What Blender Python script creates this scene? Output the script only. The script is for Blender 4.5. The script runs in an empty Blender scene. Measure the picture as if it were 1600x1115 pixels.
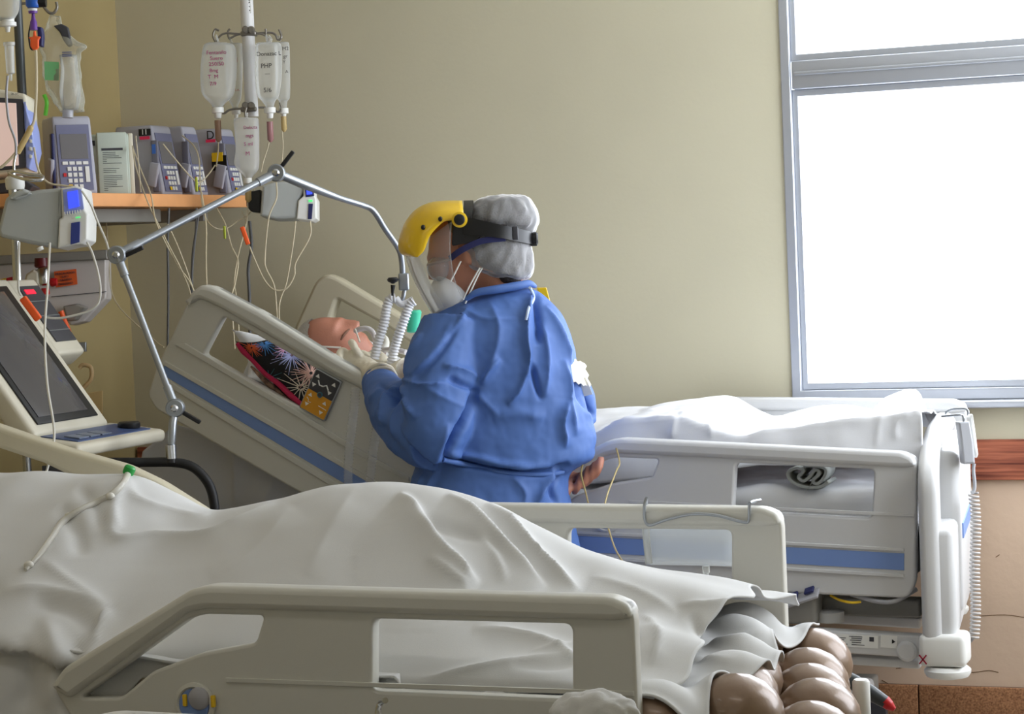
import bpy, bmesh, math, random
import numpy as np
from mathutils import Vector, Matrix, noise

# ---------------------------------------------------------------- camera
F = 3500.0                      # focal length in pixels of the 1600 x 1115 frame
TH, PH, RO = math.radians(21.0), math.atan(167.5 / F), 0.042
CAM = np.array([0.0, 0.0, 1.5])
HF = np.array([-math.sin(TH), math.cos(TH), 0.0])       # horizontal forward
R0 = np.array([math.cos(TH), math.sin(TH), 0.0])        # horizontal right
ZU = np.array([0.0, 0.0, 1.0])
FW = math.cos(PH) * HF - math.sin(PH) * ZU
UP0 = math.sin(PH) * HF + math.cos(PH) * ZU
RT = math.cos(RO) * R0 - math.sin(RO) * UP0
UPV = math.cos(RO) * UP0 + math.sin(RO) * R0
scene = bpy.context.scene
COL = scene.collection
cd = bpy.data.cameras.new('camera'); cam = bpy.data.objects.new('camera', cd); COL.objects.link(cam)
cd.sensor_width = 36.0; cd.lens = F / 1600.0 * 36.0; cd.clip_start = 0.05; cd.clip_end = 100
m = Matrix.Identity(4)
for i in range(3):
    m[i][0], m[i][1], m[i][2], m[i][3] = RT[i], UPV[i], -FW[i], CAM[i]
cam.matrix_world = m
scene.camera = cam

# ---------------------------------------------------------------- world, light, exposure
YB, XL, XR, YF, ZC = 6.88, -4.07, 0.38, -1.2, 3.05        # room: back wall, left wall, right wall, front wall, ceiling
WX0, WX1, WZ0, WZ1 = -1.702, 0.2, 0.985, 2.85            # window opening in the back wall
world = bpy.data.worlds.new('overcast_sky'); scene.world = world; world.use_nodes = True
bg = world.node_tree.nodes['Background']; bg.inputs[0].default_value = (0.90, 0.96, 1.05, 1); bg.inputs[1].default_value = 9.0
scene.view_settings.view_transform = 'Standard'; scene.view_settings.look = 'None'
scene.view_settings.gamma = 1.0; scene.view_settings.use_curve_mapping = False
scene.view_settings.exposure = 0.0
pl = bpy.data.lights.new('window_portal', 'AREA'); pl.shape = 'RECTANGLE'; pl.size = WX1 - WX0; pl.size_y = WZ1 - WZ0
pl.cycles.is_portal = True
po = bpy.data.objects.new('window_portal', pl); COL.objects.link(po)
po.location = ((WX0 + WX1) / 2, YB + 0.2, (WZ0 + WZ1) / 2); po.rotation_euler = (math.radians(-90), 0, 0)
W2Y0, W2Y1, W2Z0, W2Z1 = 4.9, 6.75, 0.985, 2.85            # unseen second window, added in the right wall to light the back wall
pl2 = bpy.data.lights.new('window_portal', 'AREA'); pl2.shape = 'RECTANGLE'; pl2.size = W2Y1 - W2Y0; pl2.size_y = W2Z1 - W2Z0
pl2.cycles.is_portal = True
po2 = bpy.data.objects.new('window_portal', pl2); COL.objects.link(po2)
po2.location = (XR + 0.2, (W2Y0 + W2Y1) / 2, (W2Z0 + W2Z1) / 2); po2.rotation_euler = (math.radians(90), 0, math.radians(90))
FILL_LAMPS = [(-2.9, 2.6), (-0.9, 2.6), (-2.9, 0.4), (-0.9, 0.4)]   # unseen ceiling lamps, added as fill light
LAMP_W = 1.2

# ---------------------------------------------------------------- helpers
def V(px, py, d):
    x = (px - 800.0) / F; y = (557.5 - py) / F
    return CAM + d * (FW + x * RT + y * UPV)
def rayd(px, py):
    return FW + (px - 800.0) / F * RT + (557.5 - py) / F * UPV
def atY(px, py, Y):
    r = rayd(px, py); return CAM + r * (Y / r[1])
def atX(px, py, X):
    r = rayd(px, py); return CAM + r * (X / r[0])
def atZ(px, py, Z):
    r = rayd(px, py); return CAM + r * ((Z - CAM[2]) / r[2])
def proj(P):
    P = np.asarray(P) - CAM
    d = P @ FW
    return np.stack([800 + F * (P @ RT) / d, 557.5 - F * (P @ UPV) / d], -1), d
def dpx(n, d): return n * d / F
def unit(v): v = np.asarray(v, float); return v / np.linalg.norm(v)
def C(r, g, b):
    f = lambda c: (c / 255.0) / 12.92 if c / 255.0 <= 0.04045 else ((c / 255.0 + 0.055) / 1.055) ** 2.4
    return (f(r), f(g), f(b), 1.0)

MATS = {}
def mat(name, col, rough=0.5, metal=0.0, trans=0.0, alpha=1.0, emit=None, bump=0.0, bscale=40.0, var=0.0, vscale=6.0, sub=0.0, ior=1.45, coat=0.0, col2=None):
    if name in MATS: return MATS[name]
    mt = bpy.data.materials.new(name); mt.use_nodes = True; nt = mt.node_tree; b = nt.nodes['Principled BSDF']
    b.inputs['Base Color'].default_value = col; b.inputs['Roughness'].default_value = rough; b.inputs['Metallic'].default_value = metal
    b.inputs['Transmission Weight'].default_value = trans; b.inputs['Alpha'].default_value = alpha; b.inputs['IOR'].default_value = ior
    b.inputs['Coat Weight'].default_value = coat
    if sub: b.inputs['Subsurface Weight'].default_value = sub; b.inputs['Subsurface Radius'].default_value = (0.01, 0.004, 0.002)
    if emit: b.inputs['Emission Color'].default_value = emit[0]; b.inputs['Emission Strength'].default_value = emit[1]
    if var or bump or col2:
        tc = nt.nodes.new('ShaderNodeTexCoord')
    if var or col2:
        n = nt.nodes.new('ShaderNodeTexNoise'); n.inputs['Scale'].default_value = vscale; n.inputs['Detail'].default_value = 5
        nt.links.new(tc.outputs['Object'], n.inputs['Vector'])
        r = nt.nodes.new('ShaderNodeValToRGB'); r.color_ramp.elements[0].position = 0.3; r.color_ramp.elements[1].position = 0.7
        c2 = col2 or col
        r.color_ramp.elements[0].color = (*[max(0, c * (1 - var)) for c in col[:3]], 1)
        r.color_ramp.elements[1].color = (*[min(1, c * (1 + var)) for c in c2[:3]], 1)
        nt.links.new(n.outputs['Fac'], r.inputs['Fac']); nt.links.new(r.outputs['Color'], b.inputs['Base Color'])
    if bump:
        n2 = nt.nodes.new('ShaderNodeTexNoise'); n2.inputs['Scale'].default_value = bscale; n2.inputs['Detail'].default_value = 4
        nt.links.new(tc.outputs['Object'], n2.inputs['Vector'])
        bp = nt.nodes.new('ShaderNodeBump'); bp.inputs['Strength'].default_value = bump; bp.inputs['Distance'].default_value = 0.01
        nt.links.new(n2.outputs['Fac'], bp.inputs['Height']); nt.links.new(bp.outputs['Normal'], b.inputs['Normal'])
    MATS[name] = mt
    return mt
def film(name, col, opacity=0.3, rough=0.1, gloss=0.25):
    """thin clear or milky plastic: transparent mixed with a diffuse / glossy film"""
    if name in MATS: return MATS[name]
    mt = bpy.data.materials.new(name); mt.use_nodes = True; nt = mt.node_tree; nt.nodes.clear()
    o = nt.nodes.new('ShaderNodeOutputMaterial'); tr = nt.nodes.new('ShaderNodeBsdfTransparent')
    tr.inputs[0].default_value = (0.97, 0.97, 0.97, 1)
    p = nt.nodes.new('ShaderNodeBsdfPrincipled'); p.inputs['Base Color'].default_value = col; p.inputs['Roughness'].default_value = rough
    fr = nt.nodes.new('ShaderNodeFresnel'); fr.inputs[0].default_value = 1.45
    ma = nt.nodes.new('ShaderNodeMath'); ma.operation = 'MULTIPLY_ADD'; ma.inputs[1].default_value = gloss * 2; ma.inputs[2].default_value = opacity; ma.use_clamp = True
    mx = nt.nodes.new('ShaderNodeMixShader')
    nt.links.new(fr.outputs[0], ma.inputs[0]); nt.links.new(ma.outputs[0], mx.inputs[0])
    nt.links.new(tr.outputs[0], mx.inputs[1]); nt.links.new(p.outputs[0], mx.inputs[2]); nt.links.new(mx.outputs[0], o.inputs[0])
    MATS[name] = mt
    return mt

WLOC = {}
def props(o, label=None, cat=None, group=None, kind=None):
    if label: o['label'] = label
    if cat: o['category'] = cat
    if group: o['group'] = group
    if kind: o['kind'] = kind
    return o
def thing(name, loc, label, cat, group=None):
    o = bpy.data.objects.new(name, None); COL.objects.link(o); o.empty_display_size = 0.05
    o.location = [float(c) for c in loc]; WLOC[o.name] = np.array(loc, float)
    return props(o, label, cat, group)
def mk(name, verts, faces, mt, parent=None, smooth=None, label=None, cat=None, group=None, kind=None):
    """link one mesh object from world-space vertices"""
    v = np.asarray(verts, float)
    if parent is not None: org = WLOC[parent.name]
    else:
        lo, hi = v.min(0), v.max(0); org = np.array([(lo[0] + hi[0]) / 2, (lo[1] + hi[1]) / 2, lo[2]])
    me = bpy.data.meshes.new(name)
    me.from_pydata((v - org).tolist(), [], [tuple(int(i) for i in f) for f in faces]); me.update()
    if mt is not None: me.materials.append(mt)
    if smooth is not None:
        me.shade_smooth()
        if smooth < 179: me.set_sharp_from_angle(angle=math.radians(smooth))
    o = bpy.data.objects.new(name, me); COL.objects.link(o)
    if parent is not None: o.parent = parent; WLOC[o.name] = org
    else: o.location = org.tolist(); WLOC[o.name] = org
    return props(o, label, cat, group, kind)

class Geo:
    """collects shapes for ONE mesh"""
    def __init__(s): s.v = []; s.f = []; s.n = 0
    def add(s, v, f):
        v = np.asarray(v, float); s.v.append(v); s.f += [tuple(i + s.n for i in q) for q in f]; s.n += len(v); return s
    def get(s): return (np.concatenate(s.v), s.f)

def g_box(c, size, axes=None, bev=0.0):
    """box (optionally bevelled) with centre c, full size, axes rows"""
    ax = np.eye(3) if axes is None else np.asarray(axes)
    h = np.asarray(size, float) / 2
    bm = bmesh.new(); bmesh.ops.create_cube(bm, size=2.0)
    for v in bm.verts: v.co = Vector((v.co.x * h[0], v.co.y * h[1], v.co.z * h[2]))
    if bev: bmesh.ops.bevel(bm, geom=bm.edges[:] , offset=min(bev, min(h) * 0.95), segments=3, affect='EDGES', profile=0.5)
    bm.verts.index_update()
    v = np.array([list(q.co) for q in bm.verts]) @ ax + np.asarray(c); f = [[q.index for q in fc.verts] for fc in bm.faces]; bm.free()
    if np.linalg.det(ax) < 0: f = [q[::-1] for q in f]
    return v, f
def smoothline(pts, n=8):
    pts = np.asarray(pts, float)
    if len(pts) < 3: return pts
    P = np.vstack([2 * pts[0] - pts[1], pts, 2 * pts[-1] - pts[-2]]); out = []
    for i in range(1, len(P) - 2):
        p0, p1, p2, p3 = P[i - 1:i + 3]
        for t in np.linspace(0, 1, n, endpoint=False):
            out.append(0.5 * ((2 * p1) + (-p0 + p2) * t + (2 * p0 - 5 * p1 + 4 * p2 - p3) * t * t + (-p0 + 3 * p1 - 3 * p2 + p3) * t ** 3))
    out.append(pts[-1]); return np.array(out)
def g_tube(pts, r, seg=10, caps=True, flat=1.0):
    pts = np.asarray(pts, float); n = len(pts); r = np.broadcast_to(np.asarray(r, float), (n,))
    T = np.gradient(pts, axis=0); T /= np.linalg.norm(T, axis=1)[:, None] + 1e-12
    a = np.array([0, 0, 1.0]) if abs(T[0][2]) < 0.9 else np.array([1.0, 0, 0])
    N = unit(np.cross(T[0], a)); V_ = []; fc = []
    for i in range(n):
        N = N - T[i] * (N @ T[i]); N = unit(N); B = np.cross(T[i], N)
        for k in range(seg):
            an = 2 * math.pi * k / seg
            V_.append(pts[i] + r[i] * (math.cos(an) * N + flat * math.sin(an) * B))
    for i in range(n - 1):
        for k in range(seg):
            k2 = (k + 1) % seg; fc.append((i * seg + k, i * seg + k2, (i + 1) * seg + k2, (i + 1) * seg + k))
    if caps: fc.append(tuple(range(seg))[::-1]); fc.append(tuple((n - 1) * seg + k for k in range(seg)))
    return np.array(V_), fc
def g_lathe(prof, c, axis=(0, 0, 1), seg=24, sx=1.0):
    """prof: [(r, h)] along axis from point c"""
    ax = unit(axis); a = np.array([1.0, 0, 0]) if abs(ax[0]) < 0.9 else np.array([0, 1.0, 0])
    u = unit(np.cross(ax, a)); w = np.cross(ax, u); V_ = []; fc = []
    if abs(ax[2]) > 0.95: u = R0; w = np.cross(ax, u)
    for r, h in prof:
        for k in range(seg):
            an = 2 * math.pi * k / seg; V_.append(np.asarray(c) + ax * h + r * (math.cos(an) * u + sx * math.sin(an) * w))
    for i in range(len(prof) - 1):
        for k in range(seg):
            k2 = (k + 1) % seg; fc.append((i * seg + k, i * seg + k2, (i + 1) * seg + k2, (i + 1) * seg + k))
    fc.append(tuple(range(seg))[::-1]); fc.append(tuple((len(prof) - 1) * seg + k for k in range(seg)))
    return np.array(V_), fc
def g_loft(rings):
    n = len(rings[0]); V_ = np.concatenate(rings); fc = []
    for i in range(len(rings) - 1):
        for k in range(n):
            k2 = (k + 1) % n; fc.append((i * n + k, i * n + k2, (i + 1) * n + k2, (i + 1) * n + k))
    fc.append(tuple(range(n))[::-1]); fc.append(tuple((len(rings) - 1) * n + k for k in range(n)))
    return V_, fc
def ring(l, r, y, d, b, n=48, p=2.2, yl=None):
    """horizontal ring whose silhouette runs from pixel l to r at row y, depth d, half thickness b"""
    A = V(l, y, d); B = V(r, y if yl is None else yl, d); c = (A + B) / 2; a = (B - A) / 2; out = []
    for k in range(n):
        t = 2 * math.pi * k / n; cs, sn = math.cos(t), math.sin(t)
        out.append(c + a * (abs(cs) ** (2 / p)) * np.sign(cs) + HF * b * (abs(sn) ** (2 / p)) * np.sign(sn))
    return np.array(out)
def interp_rings(rows, per=4, n=48, p=2.2):
    """rows: (y, l, r, d, b); smooth interpolation between the rows"""
    R = smoothline(np.array(rows, float), per)
    return [ring(q[1], q[2], q[0], q[3], max(q[4], 0.003), n, p) for q in R]
def g_ell(c, rad, axes=None, seg=20, rings=12):
    ax = np.eye(3) if axes is None else np.asarray(axes); V_ = []; fc = []
    for i in range(rings + 1):
        th = math.pi * i / rings
        for k in range(seg):
            a = 2 * math.pi * k / seg; V_.append([math.sin(th) * math.cos(a) * rad[0], math.sin(th) * math.sin(a) * rad[1], math.cos(th) * rad[2]])
    for i in range(rings):
        for k in range(seg):
            k2 = (k + 1) % seg; fc.append((i * seg + k, (i + 1) * seg + k, (i + 1) * seg + k2, i * seg + k2))
    return np.array(V_) @ ax + np.asarray(c), fc

def fillet(pts, r, n=5):
    """round the corners of a closed 2D polygon; r a number or a list per corner"""
    pts = [np.asarray(p, float) for p in pts]; out = []; N = len(pts)
    rs = r if isinstance(r, (list, tuple)) else [r] * N
    for i in range(N):
        p, a, b = pts[i], pts[i - 1], pts[(i + 1) % N]; da, db = a - p, b - p
        la, lb = np.linalg.norm(da), np.linalg.norm(db); t = min(rs[i], la * 0.45, lb * 0.45)
        if t <= 1e-6: out.append(p); continue
        A, B = p + da / la * t, p + db / lb * t
        for k in range(n + 1):
            s = k / n; out.append((1 - s) ** 2 * A + 2 * s * (1 - s) * p + s * s * B)
    return out
def plate_geo(loops, o, u, v, thick, bev=0.004):
    """solid plate with holes: 2D loops in metres on the plane o + a*u + b*v, thickness centred on it"""
    cu = bpy.data.curves.new('tmp', 'CURVE'); cu.dimensions = '2D'; cu.fill_mode = 'BOTH'
    bev = min(bev, thick * 0.49); cu.extrude = max(thick / 2 - bev, 0); cu.bevel_depth = bev; cu.bevel_resolution = 2; cu.offset = -bev
    for lp in loops:
        s = cu.splines.new('POLY'); s.points.add(len(lp) - 1); s.use_cyclic_u = True
        for q, p in zip(s.points, lp): q.co = (p[0], p[1], 0, 1)
    ob = bpy.data.objects.new('tmp', cu); COL.objects.link(ob)
    dg = bpy.context.evaluated_depsgraph_get(); me = bpy.data.meshes.new_from_object(ob.evaluated_get(dg))
    co = np.empty(len(me.vertices) * 3); me.vertices.foreach_get('co', co); co = co.reshape(-1, 3)
    fc = [tuple(p.vertices) for p in me.polygons]
    bpy.data.objects.remove(ob); bpy.data.curves.remove(cu); bpy.data.meshes.remove(me)
    u, v = np.asarray(u), np.asarray(v); n = np.cross(u, v)
    return np.asarray(o) + co[:, :1] * u + co[:, 1:2] * v + co[:, 2:3] * n, fc
def text_geo(body, size, o, u, v, thick=0.0006, align='CENTER'):
    cu = bpy.data.curves.new('tmp', 'FONT'); cu.body = body; cu.size = size; cu.extrude = thick; cu.align_x = align; cu.align_y = 'CENTER'; cu.resolution_u = 3
    ob = bpy.data.objects.new('tmp', cu); COL.objects.link(ob)
    dg = bpy.context.evaluated_depsgraph_get(); me = bpy.data.meshes.new_from_object(ob.evaluated_get(dg))
    co = np.empty(len(me.vertices) * 3); me.vertices.foreach_get('co', co); co = co.reshape(-1, 3)
    fc = [tuple(p.vertices) for p in me.polygons]
    bpy.data.objects.remove(ob); bpy.data.curves.remove(cu); bpy.data.meshes.remove(me)
    n = np.cross(u, v)
    return np.asarray(o) + co[:, :1] * np.asarray(u) + co[:, 1:2] * np.asarray(v) + co[:, 2:3] * n, fc
def pxY(pts, Y):
    """pixels to (x, z) on the plane y = Y"""
    return [np.array([p[0], p[2]]) for p in (atY(a, b, Y) for a, b in pts)]
EX, EZ = np.array([1.0, 0, 0]), np.array([0, 0, 1.0])
def plateY(name, loops, Y, thick, mt, parent, bev=0.004, **k):
    """loops of (x, z) on the plane y = Y"""
    v, f = plate_geo(loops, (0, Y, 0), EX, EZ, thick, bev)
    return mk(name, v, f, mt, parent, 40, **k)
def box(name, c, size, mt, parent=None, axes=None, bev=0.0, **k):
    v, f = g_box(c, size, axes, bev); return mk(name, v, f, mt, parent, 40 if bev else None, **k)
def tube(name, pts, r, mt, parent=None, n=8, seg=10, sm=True, **k):
    p = smoothline(pts, n) if sm else np.asarray(pts, float)
    if np.ndim(r): r = np.interp(np.linspace(0, 1, len(p)), np.linspace(0, 1, len(r)), r)
    v, f = g_tube(p, r, seg); return mk(name, v, f, mt, parent, 60, **k)
def lathe(name, prof, c, mt, parent=None, axis=(0, 0, 1), seg=24, sx=1.0, sm=40, **k):
    v, f = g_lathe(prof, c, axis, seg, sx); return mk(name, v, f, mt, parent, sm, **k)

def remesh(geo, voxel, smooth=4, fac=0.5):
    """weld overlapping closed shapes into one continuous surface"""
    v, f = geo
    me = bpy.data.meshes.new('tmp'); me.from_pydata(np.asarray(v).tolist(), [], f); me.update()
    ob = bpy.data.objects.new('tmp', me); COL.objects.link(ob)
    r = ob.modifiers.new('r', 'REMESH'); r.mode = 'VOXEL'; r.voxel_size = voxel
    if smooth: s = ob.modifiers.new('s', 'SMOOTH'); s.iterations = smooth; s.factor = fac
    dg = bpy.context.evaluated_depsgraph_get(); m2 = bpy.data.meshes.new_from_object(ob.evaluated_get(dg))
    co = np.empty(len(m2.vertices) * 3); m2.vertices.foreach_get('co', co)
    fc = [tuple(p.vertices) for p in m2.polygons]
    bpy.data.objects.remove(ob); bpy.data.meshes.remove(me); bpy.data.meshes.remove(m2)
    return co.reshape(-1, 3), fc
def vnormals(v, f):
    me = bpy.data.meshes.new('tmp'); me.from_pydata(v.tolist(), [], f); me.update()
    n = np.empty(len(v) * 3); me.vertices.foreach_get('normal', n); bpy.data.meshes.remove(me)
    return n.reshape(-1, 3)
def crease(v, f, lines, flip=False):
    """press folds into a surface: lines are pixel polylines (pts, amplitude m, width px, kind)"""
    n = vnormals(v, f)
    if flip: n = -n
    q, d = proj(v); tc = CAM - v; tc /= np.linalg.norm(tc, axis=1)[:, None]
    face = np.clip((np.sum(n * tc, 1) + 0.05) / 0.3, 0, 1); disp = np.zeros(len(v))
    for pts, amp, w, kind in lines:
        P = smoothline(np.array(pts, float), 6)
        lo, hi = P.min(0) - 4 * w, P.max(0) + 4 * w
        idx = np.where((q[:, 0] > lo[0]) & (q[:, 0] < hi[0]) & (q[:, 1] > lo[1]) & (q[:, 1] < hi[1]))[0]
        if not len(idx): continue
        Q = q[idx]; best = np.full(len(idx), 1e9); sg = np.zeros(len(idx)); par = np.zeros(len(idx))
        L = np.r_[0, np.cumsum(np.linalg.norm(np.diff(P, axis=0), axis=1))]
        for i in range(len(P) - 1):
            a, b = P[i], P[i + 1]; ab = b - a; l2 = ab @ ab + 1e-9
            t = np.clip(((Q - a) @ ab) / l2, 0, 1); dv = Q - (a + t[:, None] * ab); ds = np.hypot(dv[:, 0], dv[:, 1])
            up = ds < best; best[up] = ds[up]; sg[up] = np.sign(ab[0] * dv[up, 1] - ab[1] * dv[up, 0]); par[up] = (L[i] + t[up] * math.sqrt(l2)) / L[-1]
        tap = np.clip(np.minimum(par, 1 - par) / 0.22, 0, 1) ** 0.7
        s = best * sg
        if kind == 'r': pr = np.exp(-(best / w) ** 2)                                  # ridge (or valley if amp < 0)
        elif kind == 's': pr = np.exp(-np.abs(best) / w)                               # sharp ridge
        else: pr = np.where(s > 0, np.exp(-s / (2.2 * w)), np.exp(-(s / (0.45 * w)) ** 2))  # fold: one steep side
        disp[idx] += amp * pr * tap
    return v + n * (disp * face)[:, None]
def wrinkle(v, f, amp, scale, stretch=(1, 1, 1), seed=0.0):
    n = vnormals(v, f); s = np.array(stretch)
    d = np.array([noise.noise(Vector(p * s * scale) + Vector((seed, seed, seed))) + 0.5 * noise.noise(Vector(p * s * scale * 2.1) + Vector((seed + 9, 0, 0))) for p in v])
    return v + n * (d * amp)[:, None]
def dup(o, loc, label=None):
    c = o.copy(); COL.objects.link(c); c.location = [float(q) for q in loc]
    if label: c['label'] = label
    return c

# ---------------------------------------------------------------- materials
M_wall = mat('cream_paint', C(206, 200, 175), 0.75, var=0.03, vscale=2.0, bump=0.05, bscale=60)
M_wallL = mat('yellow_paint', C(172, 154, 108), 0.7, var=0.03, vscale=2.0, bump=0.05, bscale=60)
M_low = mat('peach_paint', C(212, 186, 162), 0.75, var=0.05, vscale=3.0, bump=0.15, bscale=25)
M_floor = mat('terrazzo_floor', C(150, 140, 128), 0.35, var=0.25, vscale=120)
M_tile = mat('brown_tile', C(120, 78, 52), 0.45, col2=C(176, 128, 90), var=0.1, vscale=160)
M_ceil = mat('ceiling_paint', C(235, 232, 224), 0.8)
M_alu = mat('aluminium', C(190, 194, 202), 0.38, 0.6, bump=0.05, bscale=30)
M_pane = film('window_pane', (0.9, 0.95, 1, 1), 0.02, 0.02, 0.1)
M_bed = mat('bed_plastic', C(206, 205, 197), 0.42, bump=0.03, bscale=300)
M_bed2 = mat('bed_plastic_pale', C(207, 207, 207), 0.42, bump=0.03, bscale=300)
M_beige = mat('beige_plastic', C(206, 199, 176), 0.45, bump=0.03, bscale=300)
M_stripe = mat('blue_stripe', C(120, 148, 205), 0.5)
M_sheet = mat('white_sheet', C(206, 206, 205), 0.85, bump=0.06, bscale=500)
M_sheetc = mat('cool_white_sheet', C(232, 233, 236), 0.85, bump=0.06, bscale=500)
M_steel = mat('chrome', C(200, 202, 206), 0.22, 1.0)
M_satin = mat('satin_metal', C(165, 170, 176), 0.38, 0.85)
M_gmetal = mat('grey_metal', C(150, 148, 142), 0.5, 0.3)
M_black = mat('black_plastic', C(24, 24, 26), 0.4)
M_rubber = mat('black_rubber', C(20, 20, 22), 0.55)
M_dark = mat('charcoal_plastic', C(62, 62, 68), 0.45)
M_white = mat('white_plastic', C(232, 232, 228), 0.4)
M_lilac = mat('lilac_grey_plastic', C(170, 170, 182), 0.45)
M_navy = mat('navy_plastic', C(40, 44, 92), 0.4)
M_line = mat('clear_line', C(214, 202, 172), 0.3, alpha=0.75)
M_linew = mat('white_line', C(225, 222, 212), 0.3, alpha=0.85)
M_cable = mat('grey_cable', C(92, 92, 92), 0.5)
M_orange = mat('orange_plastic', C(240, 96, 40), 0.4)
M_red = mat('red_plastic', C(190, 30, 36), 0.4)
M_yellow = mat('yellow_plastic', C(232, 190, 30), 0.3, coat=0.3)
M_green = mat('green_plastic', C(40, 160, 70), 0.4)
M_wood = mat('shelf_wood', C(222, 158, 104), 0.5, var=0.08, vscale=8)
# ---------------------------------------------------------------- room shell
def structure(name, v, f, mt, parent=None, sm=None, **k):
    return mk(name, v, f, mt, parent, sm, kind=None if parent else 'structure', **k)
structure('floor', *g_box(((XL + XR) / 2, (YF + YB) / 2, -0.05), (XR - XL + 0.4, YB - YF + 0.4, 0.1)), M_floor)
structure('ceiling', *g_box(((XL + XR) / 2, (YF + YB) / 2, ZC + 0.05), (XR - XL + 0.4, YB - YF + 0.4, 0.1)), M_ceil)
ZT0, ZT1 = 0.738, 0.862
g = Geo()
def wbox(x0, x1, z0, z1): g.add(*g_box(((x0 + x1) / 2, YB + 0.1, (z0 + z1) / 2), (x1 - x0, 0.2, z1 - z0)))
wbox(XL - 0.2, WX0, ZT0, ZC); wbox(WX0, WX1, ZT0, WZ0); wbox(WX0, WX1, WZ1, ZC); wbox(WX1, XR + 0.2, ZT0, ZC)
wall_back = structure('wall_back', *g.get(), M_wall)
mk('dado_paint', *g_box(((XL + XR) / 2, YB + 0.1, ZT0 / 2), (XR - XL + 0.4, 0.2, ZT0)), M_low, wall_back)
# hairline cracks in the dado plaster
crk = mat('plaster_crack', C(120, 92, 66), 0.9)
for pts in ([(1505, 1046), (1520, 1050), (1545, 1047), (1560, 1050)], [(1530, 962), (1570, 960), (1600, 964)], [(1556, 870), (1562, 866)], [(1378, 1062), (1392, 1070)], [(1400, 1044), (1412, 1042)]):
    tube('crack', [atY(a, b, YB - 0.0005) for a, b in pts], 0.0012, crk, wall_back, 3, 5)
structure('wall_left', *g_box((XL - 0.1, (YF + YB) / 2, ZC / 2), (0.2, YB - YF, ZC)), M_wallL)
g = Geo()
for y0, y1, z0, z1 in ((YF, W2Y0, 0, ZC), (W2Y1, YB, 0, ZC), (W2Y0, W2Y1, 0, W2Z0), (W2Y0, W2Y1, W2Z1, ZC)):
    g.add(*g_box((XR + 0.1, (y0 + y1) / 2, (z0 + z1) / 2), (0.2, y1 - y0, z1 - z0)))
structure('wall_right', *g.get(), M_wall)
EY = np.array([0, 1.0, 0])
w2 = structure('added_window_2', *plate_geo([[(W2Y0, W2Z0), (W2Y1, W2Z0), (W2Y1, W2Z1), (W2Y0, W2Z1)]] + [[(a + 0.04, W2Z0 + 0.04), (a + 0.885, W2Z0 + 0.04), (a + 0.885, W2Z1 - 0.04), (a + 0.04, W2Z1 - 0.04)] for a in (W2Y0, W2Y0 + 0.925)], (XR + 0.04, 0, 0), EY, EZ, 0.05, 0.004), M_alu, sm=40)  # unseen window, added for light from the right
structure('wall_front', *g_box(((XL + XR) / 2, YF - 0.1, ZC / 2), (XR - XL + 0.4, 0.2, ZC)), M_wall)
# wooden bumper rail along the back wall
wd = mat('bumper_wood', C(132, 66, 42), 0.45)
nt = wd.node_tree; b_ = nt.nodes['Principled BSDF']
tc = nt.nodes.new('ShaderNodeTexCoord'); mp = nt.nodes.new('ShaderNodeMapping'); mp.inputs['Scale'].default_value = (1.2, 8, 30)
wn = nt.nodes.new('ShaderNodeTexNoise'); wn.inputs['Scale'].default_value = 3.0; wn.inputs['Detail'].default_value = 6
rp = nt.nodes.new('ShaderNodeValToRGB'); rp.color_ramp.elements[0].color = C(100, 45, 30); rp.color_ramp.elements[1].color = C(178, 104, 76)
rp.color_ramp.elements[0].position = 0.35; rp.color_ramp.elements[1].position = 0.65
nt.links.new(tc.outputs['Object'], mp.inputs[0]); nt.links.new(mp.outputs[0], wn.inputs['Vector']); nt.links.new(wn.outputs['Fac'], rp.inputs[0]); nt.links.new(rp.outputs[0], b_.inputs['Base Color'])
structure('trim_1', *g_box(((XL + XR) / 2, YB - 0.011, (ZT0 + ZT1) / 2), (XR - XL - 0.02, 0.022, ZT1 - ZT0), bev=0.004), wd, sm=40)
# baseboard of speckled tiles
bb = structure('baseboard_back', *g_box(((XL + XR) / 2, YB - 0.004, 0.05), (XR - XL - 0.02, 0.008, 0.1)), mat('grout', C(96, 74, 60), 0.8))
xj = atY(1437, 1100, YB)[0]
for k in range(-7, 9):
    x0 = xj + k * 0.4
    if x0 > XL + 0.02 and x0 + 0.4 < XR - 0.02:
        mk('tile', *g_box((x0 + 0.2, YB - 0.011, 0.05), (0.396, 0.014, 0.1), bev=0.003), M_tile, bb, 40)
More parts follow.
